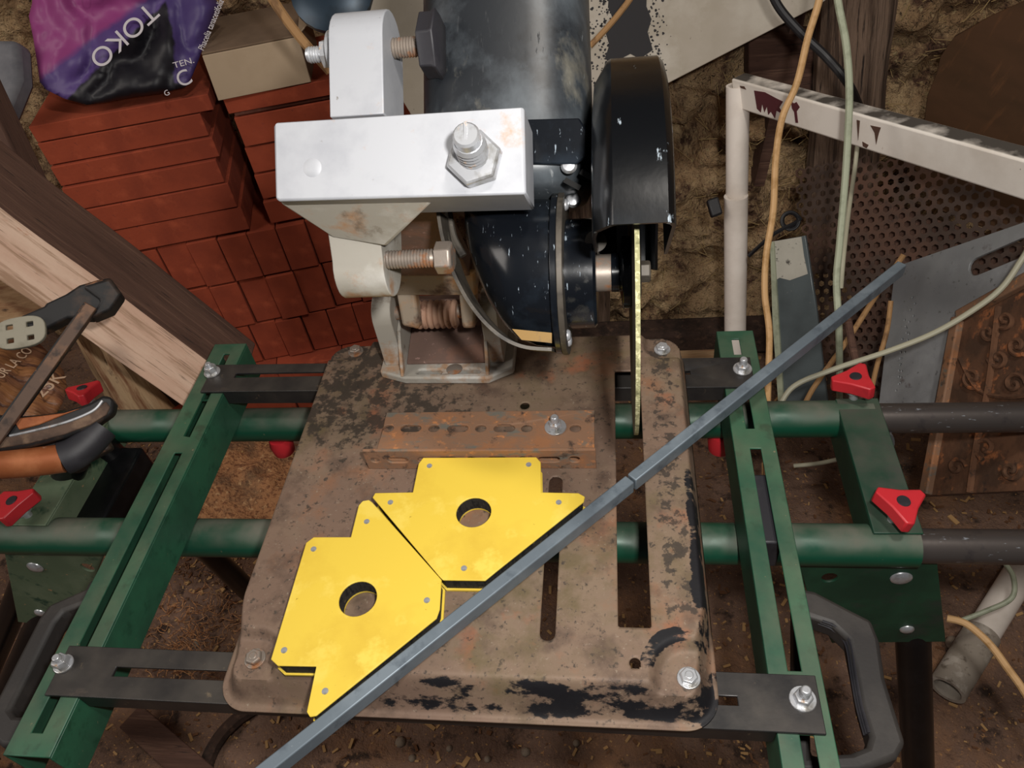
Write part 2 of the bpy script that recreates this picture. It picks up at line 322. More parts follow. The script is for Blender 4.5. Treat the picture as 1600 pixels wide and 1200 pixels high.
        if solid:
            md = o.modifiers.new('thickness', 'SOLIDIFY'); md.thickness = solid; md.offset = -1
        if bevel:
            md = o.modifiers.new('bevel', 'BEVEL'); md.width = bevel; md.segments = 2; md.limit_method = 'ANGLE'; md.angle_limit = R_(40); md.harden_normals = False
        return o
def axes(d):      # local x runs along d
    d = Vector(d).normalized(); u = d.orthogonal().normalized(); return Matrix((d, u, d.cross(u))).transposed()
def wloc(o):
    p = Vector(o.location)
    while o.parent is not None: o = o.parent; p = p+Vector(o.location)
    return p
def tag(o, label, cat, group=None, kind=None):
    o['label'] = label; o['category'] = cat
    if group: o['group'] = group
    if kind: o['kind'] = kind
    return o
def thing(name, loc, label, cat, group=None):
    o = bpy.data.objects.new(name, None); COL.objects.link(o); o.location = loc; o.empty_display_size = .02
    return tag(o, label, cat, group)
def circ(c, u, v, r, seg=20, r2=None):
    r2 = r2 or r; return [c+u*(r*math.cos(2*math.pi*k/seg))+v*(r2*math.sin(2*math.pi*k/seg)) for k in range(seg)]
def slot(c, u, v, L, r, seg=6):     # stadium hole, half length L along u
    return [c+u*L+u*(r*math.cos(a))+v*(r*math.sin(a)) for a in [(-.5+i/seg)*math.pi for i in range(seg+1)]] + \
           [c-u*L+u*(r*math.cos(a))+v*(r*math.sin(a)) for a in [(.5+i/seg)*math.pi for i in range(seg+1)]]
X, Y, Z = Vector((1, 0, 0)), Vector((0, 1, 0)), Vector((0, 0, 1))
def bolt(parent, p, n, af=.012, h=.006, wr=.009, stud=0, sr=.0035, m='zinc', name='bolt', round_=False):
    p = Vector(p); n = Vector(n).normalized(); b = MB()
    if wr: b.lathe(p, n, [(0, wr), (.0014, wr), (.0018, wr*.95)], 24)
    if round_: b.lathe(p, n, [(0, af/2), (h*.2, af*.48), (h*.45, af*.36), (h*.55, af*.12)], 20)
    else: b.lathe(p+n*.0014, n, [(0, af*.577), (h*.8, af*.577), (h, af*.5)], 6)
    if stud: b.lathe(p+n*h, n, [(i*.0011, sr*(1 if i % 2 else .86)) for i in range(int(stud/.0011))]+[(stud, sr*.7)], 16)
    else:
        if not round_: b.lathe(p+n*(h+.0012), n, [(0, sr), (.0008, sr*.8)], 16)
    return b.build(name, m, parent, bevel=0 if round_ else .0005)
def thread(b, p, q, r, pitch=.0022, seg=20):
    p, q = Vector(p), Vector(q); L = (q-p).length; n = int(L/pitch)
    prof = []
    for i in range(n): prof += [(i*pitch, r*.88), (i*pitch+pitch*.5, r)]
    return b.lathe(p, q-p, prof+[(L, r*.85)], seg)
def P2(pts, c): return [hp(x, y, c) for x, y in pts]
def PZ(pts, z): return [zp(x, y, z) for x, y in pts]
# ================================================================== THE SETTING
FLOOR = -.72
def surf(name, nx, ny, fn, m, parent=None, kind='structure'):
    b = MB(); vs = [fn(i/nx, j/ny) for j in range(ny+1) for i in range(nx+1)]
    b.add(vs, [(j*(nx+1)+i, j*(nx+1)+i+1, (j+1)*(nx+1)+i+1, (j+1)*(nx+1)+i) for j in range(ny) for i in range(nx)])
    o = b.build(name, m, parent, angle=80, recalc=False)
    if kind: o['kind'] = kind
    return o
def floor_h(x, y):
    p = Vector((x, y, 0)); h = noise.fractal(p*3.2, 1, 2, 4)*.020+noise.fractal(p*22, 1, 2, 3)*.005
    h += .05*math.exp(-((x+.92)**2+(y-.95)**2)/.05)       # sawdust heap behind the rear pipe
    return FLOOR-.012+h
surf('floor', 260, 200, lambda a, b: Vector((-2.6+4.6*a, -.6+2.9*b, floor_h(-2.6+4.6*a, -.6+2.9*b))), 'dirt')
WY = 1.42
def wall_d(x, z):
    p = Vector((x*1.0, z*1.0, 3.7))
    d = noise.fractal(p*4.5, .7, 2, 6)*.05
    q = p+Vector((noise.noise(p*5), noise.noise(p*5+Vector((9, 0, 0))), 0))*.12
    c = noise.voronoi(q*6)[0]; d += min(c[1]-c[0], .25)*.09
    return d + noise.turbulence(p*17, 5, False)*.034
surf('wall_back', 420, 200, lambda a, b: Vector((-2.6+4.6*a, WY+.03-wall_d(-2.6+4.6*a, -.78+1.95*b), -.78+1.95*b)), 'clay')
b = MB(); b.aabb(-2.66, -2.6, -.6, 1.5, -.78, 1.17); o = b.build('wall_left', 'clay'); o['kind'] = 'structure'
b = MB(); b.aabb(2.0, 2.06, -.6, 1.5, -.78, 1.17); o = b.build('wall_right', 'clay'); o['kind'] = 'structure'
# straw in the clay
b = MB()
for i in range(1500):
    x = random.uniform(-.30, .72); z = random.uniform(-.65, .45); a = random.uniform(0, 6.28); L = random.uniform(.012, .05)
    y = WY+.03-wall_d(x, z)-.003
    p = Vector((x, y, z)); q = p+Vector((math.cos(a)*L, -random.uniform(0, .012), math.sin(a)*L)); b.bar(p, q, .0009, .0009, (0, 1, 0.1))
tag(b.build('straw_fibres', 'straw', smooth=False), 'short straw fibres sticking out of the clay wall', 'straw', kind='stuff')
b = MB()
for i in range(7000):
    x = random.uniform(-1.25, .95); y = random.uniform(.15, 1.35)
    if i % 3 == 0: x = random.gauss(-.80, .16); y = random.gauss(.9, .13)
    z = floor_h(x, y)+.001; s = random.uniform(.0015, .006)*(1.6 if random.random() < .1 else 1); a = random.uniform(0, 3.14)
    b.cur = 0 if random.random() < .5 else 1
    u = Vector((math.cos(a), math.sin(a), random.uniform(-.3, .3)))*s*random.uniform(1, 2.6); v = Vector((-math.sin(a), math.cos(a), random.uniform(-.3, .3)))*s*.8
    b.box(Vector((x, y, z)), u, v, (0, 0, s*.3))
tag(b.build('wood_chips', ['chip_light', 'chip_dark'], smooth=False), 'sawdust and small wood chips strewn over the dirt floor', 'sawdust', kind='stuff')
b = MB()
for i in range(260):
    x = random.gauss(-.80, .05); y = random.gauss(.60, .06); z = floor_h(x, y)+.004; a = random.uniform(0, 6.28)
    pts = []
    for k in range(4): pts.append(Vector((x, y, z+random.uniform(0, .016)))); x += math.cos(a)*.009; y += math.sin(a)*.009; a += random.uniform(-.7, .7)
    b.tube(pts, .0009, 4, 3)
tag(b.build('wood_shavings', 'sawdust'), 'curled orange wood shavings heaped on the floor beside the left green beam', 'shavings', kind='stuff')
def heap_h(x, y): return floor_h(x, y)+.006-.05*(((x+.82)/.34)**2+((y-.92)/.26)**2)+noise.fractal(Vector((x, y, 5))*14, 1, 2, 4)*.012
surf('sawdust_heap', 110, 90, lambda a, b: Vector((-1.2+.75*a, .62+.6*b, heap_h(-1.2+.75*a, .62+.6*b)+.012)), 'sawdust', kind='stuff')
tag(bpy.data.objects['sawdust_heap'], 'low heap of orange sawdust on the floor behind the left side of the stand', 'sawdust')
# ================================================================== BRICK STACKS
th = R_(15); BE = Vector((math.cos(th), math.sin(th), 0)); BN = Vector((math.sin(th), -math.cos(th), 0)); BO = Vector((-.93, 1.06, 0))
ordw = ['top', 'second', 'third', 'fourth', 'fifth', 'sixth', 'seventh', 'eighth', 'ninth', 'tenth', 'eleventh', 'twelfth']
def brick(u0, u1, z0, z1, label, group, dep=.20, back=0, m='brick'):
    b = MB(); j = random.uniform(-.006, .006)
    b.box(BO+BE*u0+Z*z0-BN*(back+j), BE*(u1-u0), -BN*dep, Z*(z1-z0))
    return tag(b.build('brick', m, bevel=.0012), label, 'brick', group)
zs = [.060, .031, -.010, -.047, -.092, -.142, -.192]
us = [(.010, .296), (.008, .272), (.008, .276), (.008, .268), (.010, .272), (.014, .276)]
for i, (u0, u1) in enumerate(us):
    brick(u0-(.28 if False else 0), u1, zs[i+1]+.0005, zs[i]-.002, 'flat orange brick, %s course down in the left stack' % ordw[i], 'flat bricks of the left stack')
zr = [.050, .023, .012, -.041, -.093, -.145, -.194]
for i, (a, c, u0, du) in enumerate([(.050, .022, .318, 0), (.014, -.040, .322, 0), (-.042, -.092, .319, 0), (-.094, -.144, .317, 0), (-.146, -.193, .315, 0)]):
    brick(u0, u0+.30, c+.0015, a-.001, 'orange brick, %s course down in the right brick stack' % ordw[i], 'flat bricks of the right stack')
brick(.325, .62, .0155, .0205, 'thin grey-brown tile wedged under the top brick of the right stack', 'flat bricks of the right stack', m='brick_grey')
rows = [(-.196, -.296, [-.06, -.005, .045, .100, .156, .211, .266, .319, .374, .430, .485, .54, .60]),
        (-.299, -.406, [-.06, -.008, .046, .101, .156, .212, .266, .321, .376, .431, .486, .54, .60]),
        (-.409, -.508, [-.02, .030, .084, .138, .193, .248, .300, .353, .407, .462, .516, .57])]
for r, (z1, z0, uu) in enumerate(rows):
    for k in range(len(uu)-1):
        brick(uu[k]+random.uniform(.0004, .0022), uu[k+1]-.0008, z0+.0006, z1-random.uniform(.0005, .003), 'brick stood on end, %s from left in the %s row of upright bricks' % (ordw[k] if k else 'first', ['top', 'middle', 'lowest'][r]), 'bricks stood on end')
for k in range(5):
    brick(-.06+k*.14, .078+k*.14, -.553, -.511, 'flat projecting brick, %s from left, just below the upright bricks' % (ordw[k] if k else 'first'), 'projecting bricks at the foot', dep=.23, back=-.03)
for k in range(5):
    brick(-.06+k*.14, .078+k*.14, FLOOR-.02, -.556, 'large base brick on the floor, %s from left under the stacks' % (ordw[k] if k else 'first'), 'base bricks', dep=.2)
# ================================================================== BACK OF THE ROOM
# wooden posts in the clay wall
def wood_post(px0, px1, Yv, wid, lab, y0=-80, y1=420, th=.06):
    b = MB(); p = yp(px0, y0, Yv); q = yp(px1, y1, Yv); n = 14; prof = [(-wid/2, 0), (-wid*.28, -.018), (-wid*.05, -.010), (wid*.12, -.024), (wid*.4, -.014), (wid/2, 0), (wid/2, th), (-wid/2, th)]
    fr = []
    for i in range(n+1):
        c = p.lerp(q, i/n); w_ = noise.noise(Vector((c.z*6, px0*.01, 0)))*.01
        fr.append(lambda a, bb, c=c, w_=w_: Vector((c.x+a+w_, c.y+bb+noise.noise(Vector((a*50, c.z*9, 0)))*.004, c.z)))
    b.sweep(fr, prof); return tag(b.build('wall_post', 'post_wood', angle=25, rot=axes(q-p)), lab, 'post')
wood_post(1345, 1315, WY-.10, .115, 'weathered grey-brown timber post in the clay wall behind the white frame')
wood_post(905, 925, WY-.06, .10, 'dark brown timber post behind the blade guard', 250, 620)
b = MB(); b.box(yp(1170, 60, WY-.07), (.11, 0, -.01), (0, .06, 0), (0.01, 0, -.10)); tag(b.build('recess_shade_block', 'dark_wood', bevel=.004), 'dark block standing for the shade in the gap beside the white panel corner', 'beam')  # dark block put where the wall has only a shaded recess
b = MB(); b.box(yp(1245, 0, WY-.05), (.02, 0, 0), (0, .06, 0), (-.03, 0, -.35)); b.build('trim_1', 'dark_wood')['kind'] = 'structure'
# sill and boards at the wall foot
b = MB(); p = zp(700, 540, -.66); q = zp(1230, 520, -.66)
b.bar(p, q, .06, .07); tag(b.build('wall_sill', 'bark', bevel=.01), 'dark rotten sill log along the foot of the clay wall', 'log')
b = MB(); b.bar(zp(1020, 560, -.69), zp(1160, 553, -.69), .045, .03); tag(b.build('floor_board', 'split_wood', bevel=.003), 'pale short board lying behind the rear black cross bar', 'board')
b = MB(); b.bar(sl(930, 700, 1.5), sl(1110, 690, 1.5), .05, .03); 
# big beige panel leaning at the top
A = (sl(520, -60, 1.36), sl(700, 300, 1.30), sl(1330, -40, 1.42)); pn = (A[1]-A[0]).cross(A[2]-A[0]).normalized()
if pn.dot(CAM-A[0]) < 0: pn = -pn
pc = pn.dot(A[0])
def pl(x, y, d=0): return hit(x, y, pn, pc+d)
t = thing('beige_board', pl(700, 300), 'big beige sheet panel leaning behind the saw motor, its lower corner down', 'panel')
b = MB(); b.prism([pl(525, -80), pl(535, 5), pl(640, 175), pl(700, 310), pl(928, 200), pl(1040, 132), pl(1280, 8), pl(1330, -30), pl(1300, -120)], pn, .012); b.build('panel_face', 'beige_panel', t, bevel=.001)
b = MB()
def blob(b, x, y, r, n=9):
    b.prism([pl(x+r*random.uniform(.6, 1.1)*math.cos(k*6.283/n), y+r*random.uniform(.6, 1.1)*math.sin(k*6.283/n), .0009) for k in range(n)], pn, .0008)
b.prism([pl(x, y, .001) for x, y in [(955, -60), (1012, -60), (1010, 10), (1018, 30), (1012, 50), (1020, 78), (1000, 92), (985, 84), (962, 96), (945, 92), (952, 70), (946, 50), (958, 30), (950, 10)]], pn, .0009)
for i in range(420):
    g = random.choice((0, 0, 1)); x = (random.gauss(948, 13) if g == 0 else random.gauss(1020, 12)); y = random.uniform(-20, 135)
    blob(b, x, y, random.choice((.8, 1.2, 1.8, 2.6)), 6)
b.build('tar_spatter', 'tar', t, smooth=False)['kind'] = 'stuff'
# brown board top right
A = (sl(1600, 40, 1.38), sl(1450, 150, 1.45), sl(1500, 330, 1.40)); bn_ = (A[1]-A[0]).cross(A[2]-A[0]).normalized()
if bn_.dot(CAM-A[0]) < 0: bn_ = -bn_
b = MB(); b.prism([hit(x, y, bn_, bn_.dot(A[0])) for x, y in [(1680, -20), (1600, 0), (1545, 25), (1492, 55), (1468, 90), (1462, 115), (1448, 150), (1443, 190), (1425, 260), (1470, 330), (1700, 420)]], bn_, .01)
tag(b.build('brown_board', 'brown_board', bevel=.002), 'dark brown rounded board leaning above the white frame at upper right', 'board')
# perforated rusty sheet with real holes
A = (sl(1250, 280, 1.42), sl(1260, 620, 1.42), sl(1580, 300, 1.30)); qn = (A[1]-A[0]).cross(A[2]-A[0]).normalized()
if qn.dot(CAM-A[0]) < 0: qn = -qn
qc = qn.dot(A[0]); qu = (Z-qn*Z.dot(qn)).normalized(); qv = qu.cross(qn)
b = MB(); o0 = hit(1300, 300, qn, qc); pitch = .0155; hr = .0052
def inpoly(p, l):
    c = False
    for i in range(len(l)):
        a, bb = l[i], l[i-1]
        if (a[1] > p[1]) != (bb[1] > p[1]) and p[0] < (bb[0]-a[0])*(p[1]-a[1])/(bb[1]-a[1])+a[0]: c = not c
    return c
poly = [hit(x, y, qn, qc) for x, y in [(1245, 268), (1330, 250), (1430, 250), (1640, 350), (1600, 640), (1290, 640), (1262, 430)]]
pp = [((p-o0).dot(qu), (p-o0).dot(qv)) for p in poly]
R6 = pitch/math.sqrt(3)
for i in range(-50, 50):
    for j in range(-50, 50):
        cx = pitch*(i+.5*(j % 2)); cy = pitch*j*math.sqrt(3)/2
        if not inpoly((cx, cy), pp): continue
        c = o0+qu*cx+qv*cy
        out = [c+qu*(R6*math.sin(k*math.pi/3))+qv*(R6*math.cos(k*math.pi/3)) for k in range(6)]
        inn = [c+qu*(hr*math.sin(k*math.pi/3))+qv*(hr*math.cos(k*math.pi/3)) for k in range(6)]
        b.add(out+inn, [(k, (k+1) % 6, 6+(k+1) % 6, 6+k) for k in range(6)])
ob = b.build('perforated_sheet', 'perf_rust', recalc=False, smooth=False, solid=.0015)
tag(ob, 'rusty perforated metal sheet with round holes, below the white frame bar', 'metal sheet')
b = MB(); b.prism([hit(x, y, qn, qc-.05) for x, y in [(1330, 300), (1640, 400), (1620, 660), (1330, 660)]], qn, .01)
tag(b.build('backing_board', 'dark_wood', bevel=.002), 'dark board standing behind the perforated sheet', 'board')
# dark pane with flaked white top
A = (sl(1205, 378, 1.33), sl(1225, 615, 1.36), sl(1268, 370, 1.30)); gn = (A[1]-A[0]).cross(A[2]-A[0]).normalized()
if gn.dot(CAM-A[0]) < 0: gn = -gn
gc = gn.dot(A[0]); g = lambda x, y, d=0: hit(x, y, gn, gc+d)
t = thing('glass_sheet', g(1250, 640), 'narrow grey pane with a flaked white top standing beside the tan cable', 'pane')
b = MB(); b.prism([g(1203, 378), g(1258, 368), g(1275, 480), g(1296, 660), g(1222, 660), g(1212, 520)], gn, .006); b.build('pane', 'glass_sheet', t, bevel=.001)
b = MB(); b.prism([g(1203, 378, .001), g(1252, 370, .001), g(1256, 400, .001), g(1262, 428, .001), g(1234, 438, .001), g(1218, 434, .001), g(1206, 442, .001)], gn, .001); b.build('flaked_paint', 'flaked_white', t)
b = MB(); b.prism([g(1203, 378, .004), g(1209, 378, .004), g(1216, 500, .004), g(1226, 660, .004), g(1218, 660, .004), g(1207, 500, .004)], gn, .01); b.build('pane_edge', 'cable_sage', t)
# light grey metal sheet with punched dots and an oval slot
A = (sl(1405, 418, 1.26), sl(1600, 350, 1.13), sl(1372, 620, 1.24)); sn = (A[1]-A[0]).cross(A[2]-A[0]).normalized()
if sn.dot(CAM-A[0]) < 0: sn = -sn
sc_ = sn.dot(A[0]); s_ = lambda x, y, d=0: hit(x, y, sn, sc_+d)
su = (s_(1600, 372)-s_(1540, 398)).normalized(); sv = sn.cross(su)
holes = [circ(s_(x, y), su, sv, .0016, 6) for x, y in [(1426+random.uniform(-4, 4)-(k*1.6 if k > 3 else 0), 465+k*9.5) for k in range(15)]+[(1416+random.uniform(-4, 4)-(k*1.1), 500+k*10) for k in range(12)]]
holes.append(slot(s_(1560, 402), su, sv, .032, .012))
b = MB(); b.prism([s_(1398, 422), s_(1412, 412), s_(1650, 330), s_(1680, 640), s_(1372, 640), s_(1385, 530)], sn, .004, holes)
tag(b.build('grey_sheet', 'grey_sheet', bevel=.0006), 'light grey metal sheet with punched dots and oval slot, right of the bar tip', 'metal sheet')
# ornate cast iron panel
A = (sl(1500, 490, 1.16), sl(1600, 432, 1.09), sl(1455, 740, 1.13)); in_ = (A[1]-A[0]).cross(A[2]-A[0]).normalized()
if in_.dot(CAM-A[0]) < 0: in_ = -in_
ic = in_.dot(A[0]); I = lambda x, y, d=0: hit(x, y, in_, ic+d)
t = thing('cast_iron_panel', I(1500, 760), 'rust-brown cast iron panel with scroll relief, at the right edge behind the pipes', 'iron panel')
b = MB(); b.prism([I(1494, 492), I(1600, 432), I(1700, 400), I(1720, 760), I(1438, 775), I(1466, 610)], in_, .008); b.build('panel', 'cast_iron', t, bevel=.001)
b = MB(); b.bar(I(1497, 495, .004), I(1446, 772, .004), .016, .010, in_); b.bar(I(1497, 495, .004), I(1700, 384, .004), .016, .010, in_); b.build('raised_border', 'rust_fence', t, bevel=.002)
def scroll(b, x, y, s, turn, a0):
    pts = []
    for k in range(16):
        r = s*(1-k/17); a = a0+turn*k*.5; pts.append(I(x+r*math.cos(a), y+r*math.sin(a), .002))
    b.tube(pts, .0028, 6, 3)
b = MB()
for (x, y, s, tn, a0) in [(1545, 520, 14, 1, 0), (1570, 500, 14, -1, 2), (1520, 590, 18, 1, 1), (1560, 560, 16, -1, 3), (1525, 660, 16, 1, -1), (1495, 730, 15, -1, 0), (1540, 700, 18, 1, 2), (1590, 540, 16, 1, 1), (1585, 600, 18, -1, 0), (1580, 735, 16, 1, 0)]:
    scroll(b, x, y, s, tn, a0)
b.tube([I(1560, 480, .002), I(1545, 600, .002), I(1525, 700, .002), I(1515, 770, .002)], .004, 6)
b.tube([I(1500, 560, .002), I(1530, 610, .002), I(1590, 620, .002), I(1660, 600, .002)], .003, 6)
b.build('scrollwork', 'cast_iron', t)
b = MB(); b.prism([I(1480, 690, .012), I(1530, 700, .018), I(1600, 690, .02), I(1660, 700, .02), I(1650, 760, .02), I(1470, 770, .012)], in_, .006); 
# white tubular frame
t = thing('white_frame', sl(1150, 620, 1.5), 'white painted metal frame, round post and box rail, before the clay wall', 'frame')
TP = sl(1153, 128, 1.27); r_ = 16.5/F*1.27*.99
top = sl(1153, 133, 1.268); mid = sl(1149, 305, 1.40*.97); bot = sl(1148, 640, 1.56)
mid = top.lerp(bot, .42)
b = MB(); b.pipe(bot, top, r_, r_*.8); b.build('post', 'white_pipe_paint', t)
md = yp(1150, 306, top.y+(bot.y-top.y)*.36)
d_ = (bot-top).normalized()
b = MB(); b.pipe(bot, md, r_*1.09, r_*.8); b.build('post_sleeve', 'white_pipe_paint', t)
b = MB(); e0 = sl(1152, 149, 1.262); e1 = sl(1680, 308, .94); dr = (e1-e0).normalized()
up = CZ*.35+Z*.8; up = (up-dr*up.dot(dr)).normalized(); b.box(e0-dr*.012-up*.021-dr.cross(up)*.0, e1-e0, up*.044, dr.cross(up)*.026 if dr.cross(up).dot(CZ) < 0 else -dr.cross(up)*.026)
rail = b.build('rail', 'white_paint', t, bevel=.003)
# faded maroon paint marks on the rail
sd = dr.cross(up); sd = sd if sd.dot(CZ) > 0 else -sd
def rp(a, h): return e0-dr*.012-up*.021+dr*a+up*h+sd*.0006
def railmark(name, pts):
    b = MB(); b.prism([rp(a, h) for a, h in pts], sd, .0006); return b.build(name, 'maroon', t)
railmark('paint_mark', [(.052, .036), (.075, .038), (.098, .034), (.112, .032), (.104, .022), (.112, .014), (.098, .016), (.094, .004), (.086, .012), (.080, .006), (.078, .018), (.072, .008), (.068, .020), (.064, .006), (.056, .010)])
railmark('paint_mark', [(.128, .036), (.134, .034), (.139, .037), (.145, .031), (.139, .024), (.141, .008), (.136, .007), (.134, .022), (.130, .026)])
for pts in ([(.246, .036), (.251, .036), (.250, .022), (.249, .010), (.2475, .022)], [(.268, .034), (.284, .035), (.281, .026), (.278, .012), (.275, .026)], [(.256, .010), (.266, .008), (.263, .003), (.257, .004)], [(.010, .030), (.013, .031), (.013, .027), (.010, .027)], [(.020, .037), (.030, .038), (.034, .034), (.022, .034)]):
    b = MB(); b.prism([rp(a, h) for a, h in pts], sd, .0006); b.build('rust_stain', 'stain', t)
ax = (bot-top).normalized()
def pp_(x, y):     # point on the camera side of the post
    best = None; d = ray(x, y).normalized()
    w0 = CAM-top; bq = d.dot(ax); s = (bq*ax.dot(w0)-d.dot(w0))/(1-bq*bq); return CAM+d*(s-r_*1.07)
b = MB(); b.tube([pp_(1153, 378), pp_(1152, 420), pp_(1149, 460), pp_(1144, 490), pp_(1139, 520)], .0022, 6, taper=1.2); b.build('crack', 'maroon', t)
# black hook hanging near the post
b = MB(); c = sl(1122, 325, 1.3); b.box(c-CX*.011-CY*.016-CZ*.006, CX*.018+CY*.006, CY*.028-CX*.008, CZ*.012)
tag(b.build('cable_clip', 'cable_black', bevel=.003), 'small black clip just left of the white post', 'clip')
b = MB(); b.tube([sl(1235+13*math.cos(a), 345+13*math.sin(a), 1.33) for a in [k*.6 for k in range(22)]]+[sl(1210, 365, 1.33), sl(1170, 400, 1.35)], .0035, 6, 3)
tag(b.build('wire_coil', 'cable_black'), 'small knot of black wire right of the white post', 'wire')
# hanging cables and sticks
def cable(name, pts, r, m, lab, s=1.1, seg=10, cat='cable', taper=None):
    b = MB(); b.tube([sl(p[0], p[1], p[2] if len(p) > 2 else s) for p in pts], r, seg, 8, taper); return tag(b.build(name, m), lab, cat)
cable('cable', [(1290, -60), (1280, 0), (1262, 60), (1245, 130), (1222, 185), (1212, 250), (1208, 330), (1197, 400), (1195, 460), (1202, 520), (1200, 600), (1197, 700), (1196, 790, 1.35)], .0042, 'cable_tan', 'tan cable hanging in front of the white frame post', 1.02)
cable('cable', [(1305, -60), (1309, 0), (1322, 70), (1327, 150), (1322, 260), (1312, 380), (1307, 440), (1311, 520), (1312, 630, 1.12)], .0042, 'cable_sage', 'pale sage green cable hanging straight across the white rail', 1.0)
cable('cable', [(1342, 200, 1.2), (1336, 260, 1.2), (1326, 330, 1.15), (1318, 400, 1.1), (1314, 450, 1.1)], .003, 'cable_pale', 'thin pale cable running just behind the sage green cable', 1.1)
cable('cable', [(1680, 300), (1620, 370), (1597, 405), (1565, 450), (1520, 485), (1460, 520), (1390, 548), (1300, 578), (1240, 604), (1215, 640)], .0034, 'cable_pale', 'thin pale cable curving across the grey sheets to the rear green pipe', 1.02)
cable('cable', [(1195, -40), (1215, 8), (1250, 50), (1290, 88), (1325, 130), (1345, 172, 1.25)], .0058, 'cable_black', 'thick black cable slanting across the beige panel corner', 1.15)
cable('stick', [(1412, 398), (1370, 460), (1325, 530), (1270, 608), (1250, 650)], .0038, 'twig', 'thin tan stick leaning behind the dark rod', 1.17, cat='stick')
cable('stick', [(1392, 470), (1385, 520), (1368, 580), (1352, 660)], .0033, 'twig', 'short tan stick leaning beside the grey sheet edge', 1.15, cat='stick')
cable('stick', [(1322, 480), (1330, 530), (1342, 590), (1345, 650)], .005, 'dark_wood', 'dark stick standing behind the rear red knob', 1.12, cat='stick')
cable('stick', [(400, -50), (430, 5), (470, 60), (516, 112)], .0058, 'twig', 'light brown stick standing before the cardboard box', 1.0, cat='stick')
cable('stick', [(1010, -40), (980, 5), (950, 42), (922, 72)], .0042, 'twig', 'thin brown stick crossing the spattered panel behind the motor', 1.15, cat='stick')
cable('cable', [(1480, 966), (1510, 975), (1545, 1005), (1575, 1045), (1600, 1080), (1640, 1150)], .004, 'cable_tan', 'tan cable looping over the white pipe on the floor', .99)
cable('cable', [(1540, 850), (1570, 880), (1584, 905), (1580, 935), (1540, 955), (1495, 972)], .0035, 'cable_sage', 'sage green cable looping on the floor beneath the right pipes', 1.3)
cable('cable', [(1240, 728), (1290, 722), (1340, 705), (1400, 650)], .004, 'cable_pale', 'pale cable on the floor between the green pipes', 1.5)
b = MB(); b.bar(sl(1194, 725, 1.35), sl(1196, 790, 1.28), .008, .006); tag(b.build('wood_sliver', 'chip_light'), 'pale wood sliver seen through the slot of the right beam', 'wood')
# purple sack, cardboard box, things top left
BZ = .060
def sackplane(cx, cy, s):
    c = sl(cx, cy, s); n = (CAM-c).normalized(); return c, n
c0 = BO+BE*.12+Z*.11+BN*-.04; bgN = (BN*.78+Z*.62).normalized()
bgc = bgN.dot(BO+BE*.15+Z*.060+BN*.015)
bg = lambda x, y, d=0: hit(x, y, bgN, bgc+d)
outl = [(55, -60), (50, 5), (45, 25), (52, 60), (58, 100), (62, 128), (72, 140), (100, 154), (135, 164), (165, 160), (205, 152), (250, 146), (290, 136), (300, 120), (310, 95), (322, 60), (338, 20), (343, 8), (330, -10), (320, -60)]
def puffy(name, outl, fn, n, m, parent, uvf=None, puff=.03, seedp=0, freq=9, amp=.018, step=7):
    xs = [p[0] for p in outl]; ys = [p[1] for p in outl]; pts = [Vector(p) for p in outl]; es = [(i, (i+1) % len(outl)) for i in range(len(outl))]
    dens = []
    for i in range(len(outl)):
        a, b_ = Vector(outl[i]), Vector(outl[(i+1) % len(outl)]); k = max(1, int((b_-a).length/step))
        dens += [a.lerp(b_, j/k) for j in range(k)]
    E = [(i, (i+1) % len(dens)) for i in range(len(dens))]; V = list(dens)
    def dist(p):
        d = 1e9
        for i in range(len(dens)):
            d = min(d, (p-dens[i]).length)
        return d
    y = min(ys)
    while y < max(ys):
        x = min(xs)
        while x < max(xs):
            p = Vector((x+random.uniform(-1, 1), y+random.uniform(-1, 1)))
            if inpoly(p, outl) and dist(p) > step*.6: V.append(p)
            x += step
        y += step
    r = delaunay_2d_cdt([Vector(v) for v in V], E, [], 0, 1e-5); V2 = r[0]
    T = [t_ for t_ in r[2] if inpoly(((sum(V2[i][0] for i in t_))/3, (sum(V2[i][1] for i in t_))/3), outl)]
    def h(p):
        d = dist(p); s = min(d/45, 1); s = math.sqrt(1-(1-s)**2)
        q = Vector((p.x*.01, p.y*.01, seedp)); w = abs(noise.noise(q*1.7))+.12*abs(noise.noise(q*3.7)); return s*(puff+amp*(w-.3)*2.2)
    b = MB(); m_ = len(V2)
    top_ = [fn(p.x, p.y, h(p)) for p in V2]; bt = [fn(p.x, p.y, -h(p)*.3-.001) for p in V2]
    fs = [tuple(t_) for t_ in T]+[tuple(i+m_ for i in t_[::-1]) for t_ in T]
    nd = len(dens); fs += [(i, (i+1) % nd, (i+1) % nd+m_, i+m_) for i in range(nd)]
    b.add(top_+bt, fs); return b.build(name, m, parent, angle=180, uvf=uvf)
t = thing('seed_bag', bg(180, 150), 'crumpled purple, magenta and black plastic seed bag lying on the left brick stack', 'bag')
def bag_uv(co):
    d = co-CAM; q = -d.dot(CZ); return ((800+F*d.dot(CX)/q)/100, (600-F*d.dot(CY)/q)/100)
puffy('bag_film', outl, bg, bgN, 'seed_bag', t, bag_uv, .018, 2.2, amp=.022, step=6)
